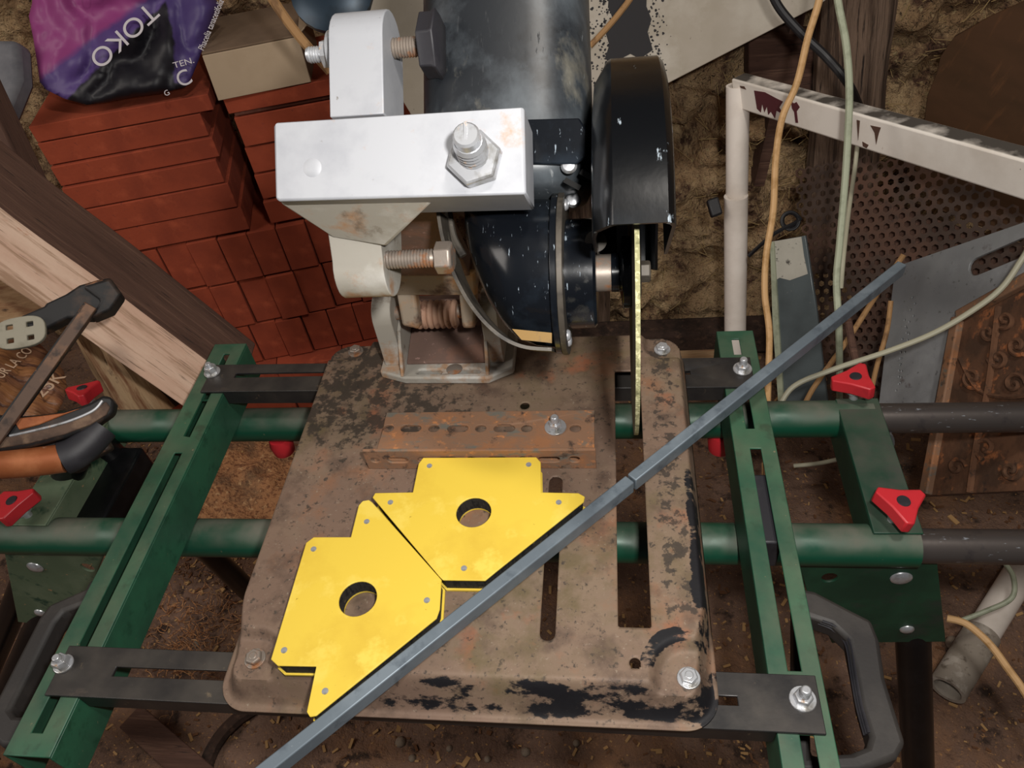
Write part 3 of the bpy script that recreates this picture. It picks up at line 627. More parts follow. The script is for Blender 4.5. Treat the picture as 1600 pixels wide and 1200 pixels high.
def text(parent, s, fn, n, x0, y0, x1, y1, size_px, m, name='lettering', flip=False, lift=.044, sx=1, yup=None):
    cu = bpy.data.curves.new(name, 'FONT'); cu.body = s; cu.size = 1; cu.extrude = .02; cu.align_x = 'LEFT'
    ob = bpy.data.objects.new(name, cu); COL.objects.link(ob); bpy.context.view_layer.update()
    me = bpy.data.meshes.new_from_object(ob.evaluated_get(bpy.context.evaluated_depsgraph_get())); bpy.data.objects.remove(ob)
    p0, p1 = fn(x0, y0, lift), fn(x1, y1, lift); u = (p1-p0).normalized(); wd = max(v.co.x for v in me.vertices)
    v = n.cross(u); v.normalize(); k = (p1-p0).length/wd; kv = (fn(x0, y0, 0)-fn(x0, y0+size_px, 0)).length
    b = MB(); b.add([p0+u*(q.co.x*k)+v*(q.co.y*kv)+n*(q.co.z*.02) for q in me.vertices], [tuple(pl_.vertices) for pl_ in me.polygons])
    bpy.data.meshes.remove(me); return b.build(name, m, parent, recalc=False, smooth=False)
text(t, 'TOKO', bg, bgN, 232, 2, 138, 88, 40, 'print_white', lift=.036)
text(t, 'Phacelia tanacetifolia', bg, bgN, 318, 80, 350, 2, 14, 'print_white', lift=.020)
text(t, 'TEN.', bg, bgN, 272, 107, 304, 98, 13, 'print_white', lift=.020)
text(t, 'C', bg, bgN, 282, 138, 302, 128, 34, 'print_white', lift=.016)
text(t, 'G', bg, bgN, 259, 151, 266, 147, 12, 'print_white', lift=.014)
text(t, 'O', bg, bgN, 138, 2, 143, -10, 22, 'print_white', lift=.036)
# cardboard box on the right stack
t = thing('cardboard_box', BO+BE*.40+Z*.05-BN*.1, 'plain brown cardboard box standing on the right brick stack', 'box')
bb0 = BO+BE*.312+Z*.0505+BN*.012
fw_, fh, fd = BE*.150+BN*-.006, Z*.068+BN*-.010, -BN*.16+BE*.01
def quadbox(b, o, a, c, d): b.box(o, a, c, d)
b = MB(); b.box(bb0, fw_, fh, -BN*.004); b.build('front_panel', 'cardboard', t, bevel=.001)
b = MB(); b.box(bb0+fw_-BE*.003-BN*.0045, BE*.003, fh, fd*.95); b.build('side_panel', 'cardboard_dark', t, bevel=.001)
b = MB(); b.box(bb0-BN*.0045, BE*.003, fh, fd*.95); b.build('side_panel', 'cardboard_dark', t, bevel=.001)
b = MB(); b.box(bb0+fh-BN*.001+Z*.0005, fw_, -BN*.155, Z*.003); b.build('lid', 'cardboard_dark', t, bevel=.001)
b = MB(); b.box(bb0+fh+fw_+Z*.001, BE*.05+Z*.035, Z*.003, -BN*.12); b.build('flap', 'cardboard', t, bevel=.001)
b = MB(); b.prism([sl(x, y, 1.5) for x, y in [(-40, 60), (55, 80), (75, 150), (55, 210), (-30, 180)]], CZ, .04); tag(b.build('grey_sack', 'grey_cloth', bevel=.01), 'grey sack in the dark behind the purple bag', 'sack')
b = MB(); b.lathe(sl(520, -10, 1.28), CZ, [(0, .06), (.01, .06), (.02, .04)], 24); tag(b.build('steel_dish', 'blue_steel'), 'dark blue steel dish between the box and the beige panel', 'dish')
# leaning timbers on the left
def timber(name, P0, P1, wv, dv, m, lab, mats=None):
    b = MB(); n = 10; P0, P1 = Vector(P0), Vector(P1)
    fr = []
    for i in range(n+1):
        c = P0.lerp(P1, i/n); jj = noise.noise(c*9)*.003
        fr.append(lambda a, bb, c=c, jj=jj: c+wv*a+dv*bb+wv.normalized()*jj)
    k0 = len(b.f); prof = [(0, 0), (1, 0), (1, 1), (0, 1)]; b.sweep(fr, prof)
    if mats:
        for fi in range(k0, len(b.f)):
            vs = b.f[fi]
            ks = sorted(set(v % 4 for v in vs))
            if ks != [0, 1]: b.mi[fi] = 1
    return b
A0 = sl(-90, 255, .99); A1 = sl(345, 580, 1.03); dd = A1-A0; A1 = A0+dd*1.10
# front face (sawn) between upper edge and lower edge of the light face
dn = dd.normalized(); wv = sl(300, 617, 1.02)-sl(324, 563, 1.02); wv = wv-dn*wv.dot(dn); wv = wv.normalized()*.062
dv = wv.cross(dn); dv = dv if dv.dot(CZ) < 0 else -dv
dv = (dv.normalized()*.5 - wv.normalized()*.0).normalized()
dk = sl(250, 420, 1.10)-sl(200, 473, 1.02); dk = dk-dn*dk.dot(dn)
b = timber('leaning_beam', A0, A1, wv, dk, 'sawn_wood', '', True)
tag(b.build('leaning_beam', ['sawn_wood', 'dark_wood'], bevel=.002, rot=axes(dn)), 'long sawn timber leaning at left, pale front face and dark brown upper face', 'timber')
b = MB(); A0 = sl(-60, 40, 1.2); A1 = sl(85, 345, 1.2); dn2 = (A1-A0).normalized(); b.bar(A0-CX*.05, A1-CX*.05, .10, .05, CZ)
tag(b.build('leaning_plank', 'dark_wood', bevel=.003, rot=axes(dn2)), 'dark plank standing left of the brick stack, above the sawn timber', 'plank')
b = MB(); P0 = sl(80, 395, 1.2); P1 = sl(240, 650, 1.2); ax_ = (P1-P0).normalized(); u_ = ax_.cross(CZ).normalized(); v_ = u_.cross(ax_)
fr = []
for i in range(15):
    c = P0.lerp(P1, i/14)
    fr.append(lambda a, bb, c=c, i=i: c+u_*(a*.030*(1+.03*i))+v_*(bb*.04)+u_*noise.noise(c*14)*.006+v_*noise.noise(Vector((a*3, bb*3, i*.5)))*.008)
b.sweep(fr, [(-1, -.2), (-.8, .35), (-.4, .75), (.1, .6), (.45, .85), (.8, .45), (1, 0), (.7, -.8), (-.6, -.8)])
for fi in range(len(b.f)):
    ks = set(v % 9 for v in b.f[fi])
    if ks <= {4, 5, 6, 7} or ks <= {7, 8, 6} : b.mi[fi] = 0
    if ks <= {0, 8, 1} and False: b.mi[fi] = 1
bark_side = [fi for fi in range(len(b.f)) if set(v % 9 for v in b.f[fi]) in ({0, 1}, {0, 8}, {7, 8})]
for fi in bark_side: b.mi[fi] = 1
tag(b.build('split_log', ['split_wood', 'bark'], angle=30, rot=axes(ax_)), 'split light brown log with bark leaning behind the clamp and the timber', 'log')
# brown printed sack
A = (sl(0, 560, 1.15), sl(100, 600, 1.12), sl(10, 660, 1.08)); kn = (A[1]-A[0]).cross(A[2]-A[0]).normalized()
if kn.dot(CAM-A[0]) < 0: kn = -kn
kc = kn.dot(A[0]); kf = lambda x, y, d=0: hit(x, y, kn, kc+d)
t = thing('brown_sack', kf(30, 650), 'brown printed plastic sack lying under the black clamp bar at left', 'sack')
puffy('sack_film', [(-60, 560), (0, 536), (30, 528), (60, 535), (80, 555), (100, 580), (105, 605), (98, 630), (80, 660), (0, 670), (-60, 670)], kf, kn, 'bag_brown', t, None, .012, 5.5, amp=.012, step=8)
text(t, 'POUR LA CO', kf, kn, -12, 606, 52, 548, 16, 'print_tan', lift=.030)
text(t, '25K', kf, kn, 66, 622, 104, 588, 24, 'print_tan', lift=.022)
b = MB(); P0, P1 = sl(-60, 330, 1.3), sl(60, 520, 1.3); b.bar(P0, P1, .09, .05, CZ); tag(b.build('rough_slab', 'split_wood', bevel=.008), 'rough orange-brown wood slab left of the split log', 'wood')
# white pipe on the floor, lower right
t = thing('floor_pipe', zp(1540, 1000, FLOOR), 'white painted pipe lying on the floor at lower right, open grimy end', 'pipe')
rp_ = .024; q0 = zp(1480, 1078, FLOOR+rp_+.02); q1 = zp(1660, 790, FLOOR+rp_+.03); qd = (q1-q0).normalized()
b = MB(); b.pipe(q0+qd*.115, q1, rp_, rp_*.8); b.build('pipe_body', 'white_pipe_paint', t)
b = MB(); b.pipe(q0, q0+qd*.12, rp_*1.12, rp_*.86); b.build('pipe_socket', 'grimy_pipe', t)
# pebbles and boards on the floor
peb = [(1490, 1004, .014), (250, 1160, .010), (640, 1178, .007), (700, 1165, .006), (820, 1172, .008), (760, 1183, .006), (1330, 985, .009), (900, 1160, .006), (300, 1000, .008), (620, 1150, .010)]
for i, (x, y, r) in enumerate(peb):
    p = zp(x, y, FLOOR); p.z = floor_h(p.x, p.y); b = MB()
    b.lathe(p-Z*r*.3, Z+X*.2, [(0, r*.7), (r*.3, r), (r*.8, r*.85), (r*1.15, r*.35)], 9, phase=i)
    tag(b.build('pebble', 'pebble', angle=60), ['pale pebble left of the white floor pipe', 'pebble near the slat at the lower left', 'pebble at the bottom edge, just right of the square bar', 'second pebble right of the square bar at the bottom edge', 'pebble below the middle of the front cross bar', 'third pebble right of the square bar, bottom edge', 'pebble inside the right black handle', 'pebble at the bottom edge under the round plate hole', 'pebble between the left green beam and the base plate', 'pebble just under the front cross bar, right of the square bar'][i], 'pebble', 'pebbles on the floor')
b = MB(); P0 = zp(205, 1120, FLOOR+.02); P1 = zp(330, 1230, FLOOR+.02); b.bar(P0, P1, .045, .012); tag(b.build('floor_slat', 'dark_wood', bevel=.002), 'grey-brown slat on the floor under the front cross bar at left', 'board')
b = MB(); cc = zp(430, 1190, FLOOR+.004); pts = [cc+Vector((math.cos(a)*.115, math.sin(a)*.10, noise.noise(Vector((a, 1, 1)))*.004)) for a in [k*6.283/22 for k in range(22)]]; b.tube(pts[4:16], .012, 8)
tag(b.build('hose_ring', 'bark'), 'earth-covered ring of old hose on the floor at the lower edge', 'hose')
# ================================================================== MITRE SAW STAND
ST = thing('saw_stand', (-.15, .5, FLOOR), 'green tubular saw stand with black slotted cross bars carrying the chop saw', 'saw stand')
ZT = -.037
# mounting beams: channel, top with slots
def mount_beam(x0, x1, y0, y1, slots, lab=None, h=.052):
    o = [Vector((x0, y0, ZT)), Vector((x1, y0, ZT)), Vector((x1, y1, ZT)), Vector((x0, y1, ZT))]
    hs = []
    for (xc, a, c, w_) in slots: hs.append([Vector((xc-w_/2, a, ZT)), Vector((xc+w_/2, a, ZT)), Vector((xc+w_/2, c, ZT)), Vector((xc-w_/2, c, ZT))])
    b = MB(); b.prism(o, Z, .0025, hs)
    b.aabb(x0, x0+.0025, y0, y1, ZT-h, ZT-.0025); b.aabb(x1-.0025, x1, y0, y1, ZT-h, ZT-.0025)
    return b.build('mounting_beam', 'green_paint', ST, bevel=.0008)
mount_beam(-.4865, -.4455, .172, .648, [(-.464, .555, .630, .0075), (-.4638, .500, .568, .0075), (-.464, .262, .478, .0085), (-.4665, .190, .222, .010)])
mount_beam(.1095, .1490, .160, .648, [(.1285, .610, .635, .008), (.128, .505, .552, .008), (.1295, .262, .480, .010), (.130, .185, .215, .010)])
# tubes
yr, yf, zt = .5805, .4225, -.110; rt_ = .0200
b = MB(); b.pipe((-.78, yr, zt), (.272, yr, zt), .0205, .017); b.build('rear_rail', 'green_tube', ST)
b = MB(); b.pipe((-.78, yf, zt-.004), (.277, yf, zt-.004), .0205, .017); b.build('front_rail', 'green_tube', ST)
b = MB(); b.pipe((.20, yr, zt), (.80, yr, zt), .0165, .014); b.build('extension_pipe', 'pipe_steel', ST)
b = MB(); b.pipe((.20, yf, zt-.004), (.80, yf, zt-.004), .0165, .014); b.build('extension_pipe', 'pipe_steel', ST)
# end channels between the rails
CHR, CHL = .2345, -.664
zc = zt+.012
for (sx, nm) in ((CHR, 1), (CHL, -1)):
    b = MB(); b.aabb(sx, sx+.044, yf-.002, yr+.012, zc-.0025+.008, zc+.008); b.aabb(sx, sx+.0025, yf, yr, zc-.04, zc+.0055); b.aabb(sx+.0415, sx+.044, yf, yr, zc-.04, zc+.0055)
    b.build('end_channel', 'dark_green' if nm > 0 else 'green_bracket', ST, bevel=.001)
# hanging bracket plates under the front rail
def bracket(outl, hole, scr, m):
    Yv = yf-.010; P = [yp(x, y, Yv) for x, y in outl]
    hs = [circ(yp(hole[0], hole[1], Yv), X, Z, .0075, 14, .0085)]
    b = MB(); b.prism(P, -Y, .003, hs); o = b.build('bracket_plate', m, ST, bevel=.0008)
    for (x, y, r) in scr: bolt(o, yp(x, y, Yv-.0001), -Y, r*2, .006, 0, 0, round_=True, name='screw')
bracket([(6, 861), (165, 861), (150, 900), (150, 985), (28, 972)], (137, 887), [(55, 886, .0095), (63, 957, .0075)], 'green_bracket')
bracket([(1245, 867), (1463, 867), (1478, 1003), (1300, 1005), (1262, 930)], (1296, 903), [(1408, 903, .0105), (1417, 983, .0075)], 'dark_green')
# legs
def leg(p, q, r=.0175):
    b = MB(); b.cyl(p, q, r); b.build('leg', 'leg_black', ST)
leg(yp(1425, 960, .435), zp(1440, 1330, FLOOR+.02), .0185)
leg(yp(85, 930, .435), zp(-60, 1230, FLOOR+.02), .0185)
leg(yp(150, 690, .545), zp(395, 930, FLOOR+.015), .0185)
b = MB(); b.aabb(-.640, -.585, .44, .56, -.17, -.125); b.build('leg_socket', 'leg_black', ST, bevel=.004)
leg(yp(1370, 690, .56), zp(1368, 860, FLOOR+.02), .0175)
leg(yp(115, 720, .50), zp(-60, 1150, FLOOR+.02), .0175)
b = MB(); p = yp(165, 742, .53); b.lathe(p-Y*.0, (CAM-p), [(0, .011), (.006, .012), (.012, .009), (.016, .003)], 20); b.build('chrome_cap', 'zinc', ST)
b = MB(); p = yp(1345, 735, .53); b.lathe(p, (CAM-p), [(0, .010), (.006, .0105), (.012, .008), (.016, .003)], 20); b.build('chrome_cap', 'zinc', ST)
# D handles (lever grips) on the outer side of each beam
def dhandle(outl, inn, zv, yaw=0):
    P = [zp(x, y, zv) for x, y in outl]; H = [zp(x, y, zv) for x, y in inn]
    b = MB(); b.prism(P, Z, .024, [H]); return b.build('release_handle', 'handle_plastic', ST, bevel=.004)
dhandle([(140, 905), (132, 920), (75, 945), (60, 965), (-15, 1110), (-20, 1145), (0, 1165), (60, 1170), (215, 905)],
        [(125, 945), (98, 955), (84, 972), (15, 1108), (22, 1118), (34, 1119), (120, 960)], -.092)
h = dhandle([(1240, 915), (1272, 922), (1330, 952), (1362, 968), (1375, 1000), (1384, 1060), (1400, 1110), (1416, 1160), (1402, 1184), (1345, 1205), (1240, 1205)],
        [(1262, 962), (1300, 975), (1326, 1000), (1336, 1050), (1345, 1100), (1360, 1150), (1355, 1166), (1330, 1176), (1268, 1180)], -.092)
for k in range(3):
    b = MB(); e = k*3.4; b.tube([zp(x-e, y+e*.6, -.094-.003*k) for x, y in [(1285, 970), (1308, 980), (1328, 1002), (1337, 1050), (1346, 1100), (1358, 1145)]], .0013, 6); b.build('grip_ridge', 'black_plastic', h)
# cross bars (slotted black angle)
def cross(y0, y1, x0, x1, slots, skew=0, lip=.018):
    zz = -.0335; o = [Vector((x0, y0+skew*0, zz)), Vector((x1, y0-skew, zz)), Vector((x1, y1-skew, zz)), Vector((x0, y1, zz))]
    hs = [[Vector((a, yc-w_/2, zz)), Vector((c, yc-w_/2, zz)), Vector((c, yc+w_/2, zz)), Vector((a, yc+w_/2, zz))] for a, c, yc, w_ in slots]
    b = MB(); b.prism(o, Z, .003, hs)
    xa, xb = x0+.045, x1-.02-.012
    if lip: b.box((-.4445, y0, zz-.0025), (.553, -skew*.93, 0), (0, .0025, 0), (0, 0, -lip))
    return b.build('cross_bar', 'black_bar', ST, bevel=.0006)
c1 = cross(.2185, .2615, -.474, .143, [(-.4215, -.30, .2405, .008), (.070, .084, .236, .007)], .004)
c2 = cross(.5640, .6080, -.4715, .1395, [(-.438, -.28, .5895, .007), (.066, .076, .580, .005)], .006)
bolt(c1, zp(100, 1038, -.0335), Z, .0125, .008, .0085, .006, .0042); bolt(c1, zp(1254, 1093, -.0335), Z, .012, .006, .0098, .012, .0042)
bolt(c2, zp(332, 582, -.0335), Z, .0125, .009, .0095, .006, .0042); bolt(c2, zp(1160, 577, -.0335), Z, .012, .006, .0098, .010, .0042)
# clamp block under the right beam slot
b = MB(); b.aabb(.120, .140, .38, .455, -.085, -.045); b.build('clamp_block', 'black_plastic', ST, bevel=.002)
# triangular red knobs
def knob(x, y, zt_, r, rot, parent=ST, tilt=(0, 0, 1)):
    c = zp(x, y, zt_); n = Vector(tilt).normalized(); u = n.orthogonal().normalized(); u = (X-n*X.dot(n)).normalized(); v = n.cross(u); P = []
    for k in range(3):
        a = rot+k*2.0944
        P += [c+u*(r*math.cos(a-.15))+v*(r*math.sin(a-.15)), c+u*(r*math.cos(a+.15))+v*(r*math.sin(a+.15))]
        am = a+1.047; P += [c+u*(r*.55*math.cos(am))+v*(r*.55*math.sin(am))]
    b = MB(); b.prism(P, n, .015); o = b.build('knob', 'red_plastic', parent, bevel=.0015)
    b = MB(); b.cyl(c-n*.04, c-n*.0125, .0045); b.lathe(c-n*.021, n, [(0, .0085), (.006, .0085), (.0065, .006)], 16); b.build('knob_screw', 'zinc', o)
    b = MB(); b.lathe(c+n*.0002, n, [(0, .0062), (.0008, .0058)], 18); b.build('knob_cap', 'black_plastic', o)
    return o
knob(1337, 588, -.060, .0245, 3.14, tilt=(-.1, .1, 1)); knob(1412, 783, -.060, .0245, .52, tilt=(.1, 0, 1))
knob(128, 606, -.062, .022, 3.14, tilt=(0, .3, 1)); knob(18, 782, -.062, .024, .55, tilt=(-.1, 0, 1))
for (x, y) in ((437, 688), (1126, 688)):
    b = MB(); p = yp(x, y, .572); b.lathe((p.x, .572, -.155), Z, [(0, .006), (.006, .013), (.020, .0145), (.03, .012)], 20); b.build('knob', 'red_plastic', ST)
# ================================================================== CHOP SAW
SW = thing('chop_saw', (-.12, .41, -.032), 'black and silver chop saw on a rusty stamped steel base plate', 'chop saw')
# -- base plate as a pressed sheet with real slots
BX0, BX1, BY0, BY1 = -.3205, .0700, .2115, .6130
HOLES = [('r', -.0030, .0221, .2750, .5510), ('s', -.0625, -.0505, .2625, .418), ('c', .0090, .2473, .0042), ('c', -.0912, .5051, .0048)]
corners = [(-.2884, .2443, .024), (.0475, .241, .030), (-.2882, .5977, .022), (.0465, .590, .022)]
def rsd(x, y, x0, x1, y0, y1, r):
    dx = max(x0+r-x, x-(x1-r)); dy = max(y0+r-y, y-(y1-r)); return min(max(dx, dy), 0)+math.hypot(max(dx, 0), max(dy, 0))-r
def hsd(x, y):
    d = 1e9
    for h_ in HOLES:
        if h_[0] == 'r': d = min(d, rsd(x, y, h_[1], h_[2], h_[3], h_[4], .0015))
        elif h_[0] == 's': d = min(d, rsd(x, y, h_[1], h_[2], h_[3], h_[4], .0058))
        else: d = min(d, math.hypot(x-h_[1], y-h_[2])-h_[3])
    return d
def sstep(a, b_, v): t_ = max(0, min(1, (v-a)/(b_-a))); return t_*t_*(3-2*t_)
def plate_h(x, y):
    e = -rsd(x, y, BX0, BX1, BY0, BY1, .026)
    if x < -.25: e = min(e, e)
    h_ = 0
    front = sstep(.30, .24, y)
    wid = .012+.012*front
    drop = 1-sstep(-.001+.004*front, wid-.003*(1-front), e); h_ = -.030*drop
    for (cx, cy, r) in corners:
        d = math.hypot(x-cx, y-cy); dx_ = abs(x-cx); outx = (x-cx)*(1 if cx > -.12 else -1) > 0; outy = (y-cy)*(1 if cy > .4 else -1) > 0
        dd_ = d
        if outx and outy: dd_ = 0
        elif outx: dd_ = abs(y-cy)
        elif outy: dd_ = abs(x-cx)
        k = 1-sstep(r*.62, r, dd_); h_ = h_*(1-k)+min(h_, -.009)*k
    return h_
nx, ny = 262, 268; gx = lambda i: BX0+(BX1-BX0)*i/nx; gy = lambda j: BY0+(BY1-BY0)*j/ny; sp = .0015
V = []; 
for j in range(ny+1):
    for i in range(nx+1):
        x, y = gx(i), gy(j)
        e = rsd(x, y, BX0, BX1, BY0, BY1, .026)
        if 0 < e < sp*1.2 or (e <= 0 and e > -sp*.3 and False):
            g_ = Vector(((rsd(x+1e-4, y, BX0, BX1, BY0, BY1, .026)-e), (rsd(x, y+1e-4, BX0, BX1, BY0, BY1, .026)-e))); g_.normalize(); x -= g_.x*e; y -= g_.y*e
        h0 = hsd(x, y)
        if abs(h0) < sp*.62:
            g_ = Vector(((hsd(x+1e-5, y)-h0), (hsd(x, y+1e-5)-h0)))
            if g_.length > 0: g_.normalize(); x -= g_.x*h0; y -= g_.y*h0
        V.append((x, y, plate_h(x, y)))
Fc = []
for j in range(ny):
    for i in range(nx):
        q = (j*(nx+1)+i, j*(nx+1)+i+1, (j+1)*(nx+1)+i+1, (j+1)*(nx+1)+i)
        cx = sum(V[k][0] for k in q)/4; cy = sum(V[k][1] for k in q)/4
        if hsd(cx, cy) < 0 or rsd(cx, cy, BX0, BX1, BY0, BY1, .026) > 0: continue
        if all(abs(hsd(V[k][0], V[k][1])) < 1e-4 for k in q) : continue
        Fc.append(q)
used = sorted({k for q in Fc for k in q}); mp_ = {k: i for i, k in enumerate(used)}
b = MB(); b.add([V[k] for k in used], [tuple(mp_[k] for k in q) for q in Fc])
PLT = b.build('base_plate', 'rust_plate', SW, angle=60, recalc=False, solid=.002)
for (cx, cy, r), st in zip(corners, (0, 0, 0, 0)):
    bolt(PLT, (cx, cy, plate_h(cx, cy)), Z, .0115, .005, .0085, 0, .0035, m='rusty_zinc' if cx < -.2 else 'zinc')
# worn black paint left along the front shoulder and right edge, dark crust at the rear left
def plate_wear():
    m = MATS['rust_plate']; nt = m.node_tree; N = nt.nodes; L = nt.links; bs = N['Principled BSDF']
    tc = N.new('ShaderNodeTexCoord'); sp = N.new('ShaderNodeSeparateXYZ'); L.new(tc.outputs['Object'], sp.inputs[0])
    def rng(src, a, b_, c=0, d=1):
        n = N.new('ShaderNodeMapRange'); n.interpolation_type = 'SMOOTHSTEP'; n.inputs[1].default_value = a; n.inputs[2].default_value = b_; n.inputs[3].default_value = c; n.inputs[4].default_value = d; L.new(src, n.inputs[0]); return n.outputs[0]
    def op(o, a, b_):
        n = N.new('ShaderNodeMath'); n.operation = o
        for k, v in enumerate((a, b_)):
            if isinstance(v, (int, float)): n.inputs[k].default_value = v
            else: L.new(v, n.inputs[k])
        return n.outputs[0]
    def nz(sc, det=8, st=(1, 1, 1)):
        mp = N.new('ShaderNodeMapping'); mp.inputs[3].default_value = st; L.new(tc.outputs['Object'], mp.inputs[0])
        n = N.new('ShaderNodeTexNoise'); n.inputs['Scale'].default_value = sc; n.inputs['Detail'].default_value = det; n.inputs['Roughness'].default_value = .65; L.new(mp.outputs[0], n.inputs[0]); return n.outputs[0]
    x, y = sp.outputs[0], sp.outputs[1]
    x0, y0 = -.12525, .41225
    band = op('MULTIPLY', rng(y, .212-y0, .220-y0), rng(y, .229-y0, .241-y0, 1, 0)); band = op('MULTIPLY', band, rng(x, -.24-x0, -.12-x0))
    edge = op('MULTIPLY', rng(x, .050-x0, .059-x0), rng(x, .068-x0, .0665-x0)); edge = op('MULTIPLY', edge, rng(y, .46-y0, .40-y0))
    r2 = op('ADD', op('POWER', op('SUBTRACT', x, .046-x0), 2), op('POWER', op('SUBTRACT', y, .243-y0), 2)); ring = op('MULTIPLY', rng(r2, .00042, .00060), rng(r2, .00135, .0011)); ring = op('MULTIPLY', ring, rng(y, .236-y0, .250-y0))
    z = op('MAXIMUM', op('MAXIMUM', band, op('MULTIPLY', edge, 1.15)), ring)
    f = rng(op('ADD', nz(34, 10, (.7, 1.3, 1)), op('MULTIPLY', z, .24)), .70, .76)
    crust = op('MULTIPLY', rng(y, .40-y0, .50-y0), rng(x, -.10-x0, -.20-x0)); f2 = rng(op('ADD', nz(85, 9), op('MULTIPLY', crust, .16)), .60, .70, 0, .85)
    strip = op('MULTIPLY', op('MULTIPLY', rng(x, .030-x0, .036-x0), rng(x, .058-x0, .050-x0)), rng(y, .27-y0, .29-y0)); f3 = rng(op('ADD', nz(110, 9), op('MULTIPLY', strip, .13)), .61, .69, 0, .8)
    def mix(fac, a, c):
        n = N.new('ShaderNodeMix'); n.data_type = 'RGBA'; L.new(fac, n.inputs[0]); L.new(a, n.inputs[6]); n.inputs[7].default_value = lin(c); return n.outputs[2]
    col = bs.inputs['Base Color'].links[0].from_socket
    col = mix(f2, col, '36302a'); col = mix(f3, col, '332e2a'); col = mix(f, col, '131216')
    L.new(col, bs.inputs['Base Color'])
plate_wear()
# -- slotted angle fence
y0 = zp(575, 733, 0).y; zf = .0265
xa = zp(577, 731, 0).x; xb = zp(932, 733, 0).x
yb_ = yp(600, 645, 0).y if False else zp(600, 645, .003).y
FE = MB(); hs = []
for (x, L) in [(618, .008), (658, .0), (697, .008), (735, .0), (776, .008), (816, .0), (857, .008), (897, .0)]:
    c = yp(x, 709, y0); hs.append(slot(Vector((c.x, y0, zf*.50)), X, Z, L*.62+.0008, .0042))
hs.append(slot(Vector((yp(582, 709, y0).x, y0, zf*.5)), X, Z, .0006, .0035))
FE.prism([Vector((xa, y0, .0003)), Vector((xb, y0, .0003)), Vector((xb, y0, zf)), Vector((xa, y0, zf))], -Y, .003, hs)
hs = []
for (x, L) in [(607, .0), (642, .008), (678, .0), (715, .008), (751, .0), (788, .008), (823, .0), (899, .0)]:
    c = zp(x, 669, .0035); hs.append(slot(Vector((c.x, c.y, .0035)), X, Y, L*.62+.0008, .0046))
xa2 = zp(600, 660, .0035).x; ycut = y0+.0035
FE.prism([Vector((xa2, ycut, .0035)), Vector((xb-.002, ycut, .0035)), Vector((xb-.002, yb_, .0035)), Vector((xa2, yb_, .0035))], Z, .003, hs)
fe = FE.build('angle_fence', 'rust_fence', SW, bevel=.0005)
bolt(fe, zp(868, 668, .0036), Z, .011, .006, .0105, .010, .0042)
# -- pivot base casting
zb = .010
base = [Vector((-.2456, .547, zb)), Vector((-.2175, .537, zb)), Vector((-.1300, .535, zb)), Vector((-.105, .550, zb)), Vector((-.105, .60, zb)), Vector((-.13, .618, zb)), Vector((-.22, .618, zb)), Vector((-.2456, .60, zb))]
b = MB(); b.prism(base, Z, .0095, [slot(Vector((-.192, .5455, zb)), X, Y, .010, .0032), slot(Vector((-.152, .5455, zb)), X, Y, .010, .0032)]); PB = b.build('pivot_base', 'cast_alu_dirty', SW, bevel=.002)
bolt(PB, zp(710, 577, zb), Z+Y*.1, .017, .004, 0, 0, round_=True, m='rusty_zinc')
PY, PZ_ = .578, yp(690, 487, .578).z     # pivot axis
def yzprofile(x0, x1, pts): b = MB(); b.prism([Vector((x1, a, c)) for a, c in pts], X, x1-x0); return b
def arc(cy, cz, r, a0, a1, n=8): return [(cy+r*math.cos(R_(a0+(a1-a0)*i/n)), cz+r*math.sin(R_(a0+(a1-a0)*i/n))) for i in range(n+1)]
for (x0, x1) in ((-.2415, -.222), (-.132, -.115)):
    b = yzprofile(x0, x1, [(.556, zb), (.610, zb)]+arc(PY, PZ_+.002, .021, 10, 185, 10)+[(PY-.021, PZ_-.02)]); b.build('side_cheek', 'cast_alu_dirty', PB, bevel=.003)
for (x0, x1) in ((-.2215, -.2180), (-.1325, -.1290)):
    b = yzprofile(x0, x1, [(.538, zb), (.61, zb), (.60, PZ_), (PY-.015, PZ_-.012)]); b.build('rib', 'cast_alu_dirty', PB, bevel=.0008)
b = MB(); b.box((-.218, .600, zb), (.086, 0, 0), (0, .008, 0), (0, -.006, .055)); b.box((-.218, .556, zb), (.086, 0, 0), (0, .044, .012), (0, 0.001, .003)); b.build('web', 'rust_dark', PB, bevel=.001)
b = MB(); cx0, cx1 = yp(652, 487, PY).x, yp(716, 487, PY).x; pr = []; nC = 7; L = cx1-cx0
for i in range(nC*6+1):
    pr.append((L*i/(nC*6), .0125+.0022*abs(math.sin(math.pi*i/6))))
b.lathe((cx0, PY-.004, PZ_), X, pr, 24); b.build('spring', 'spring_rust', SW)
b = MB(); b.cyl((-.243, PY, PZ_), (-.115, PY, PZ_), .007); b.build('pivot_pin', 'rusty_zinc', SW)
# -- arm casting
CB = -.062                                   # near face of the box arm (distance along HN)
def hprism(name, pts, c, th_, m, bevel=.002, parent=SW, holes=()):
    b = MB(); b.prism(P2(pts, c), HN, th_, holes); return b.build(name, m, parent, bevel=bevel)
ARM = hprism('arm_box', [(427, 197), (432, 191), (819, 167), (822, 303), (436, 314), (430, 311)], CB, .046, 'cast_alu', .004)
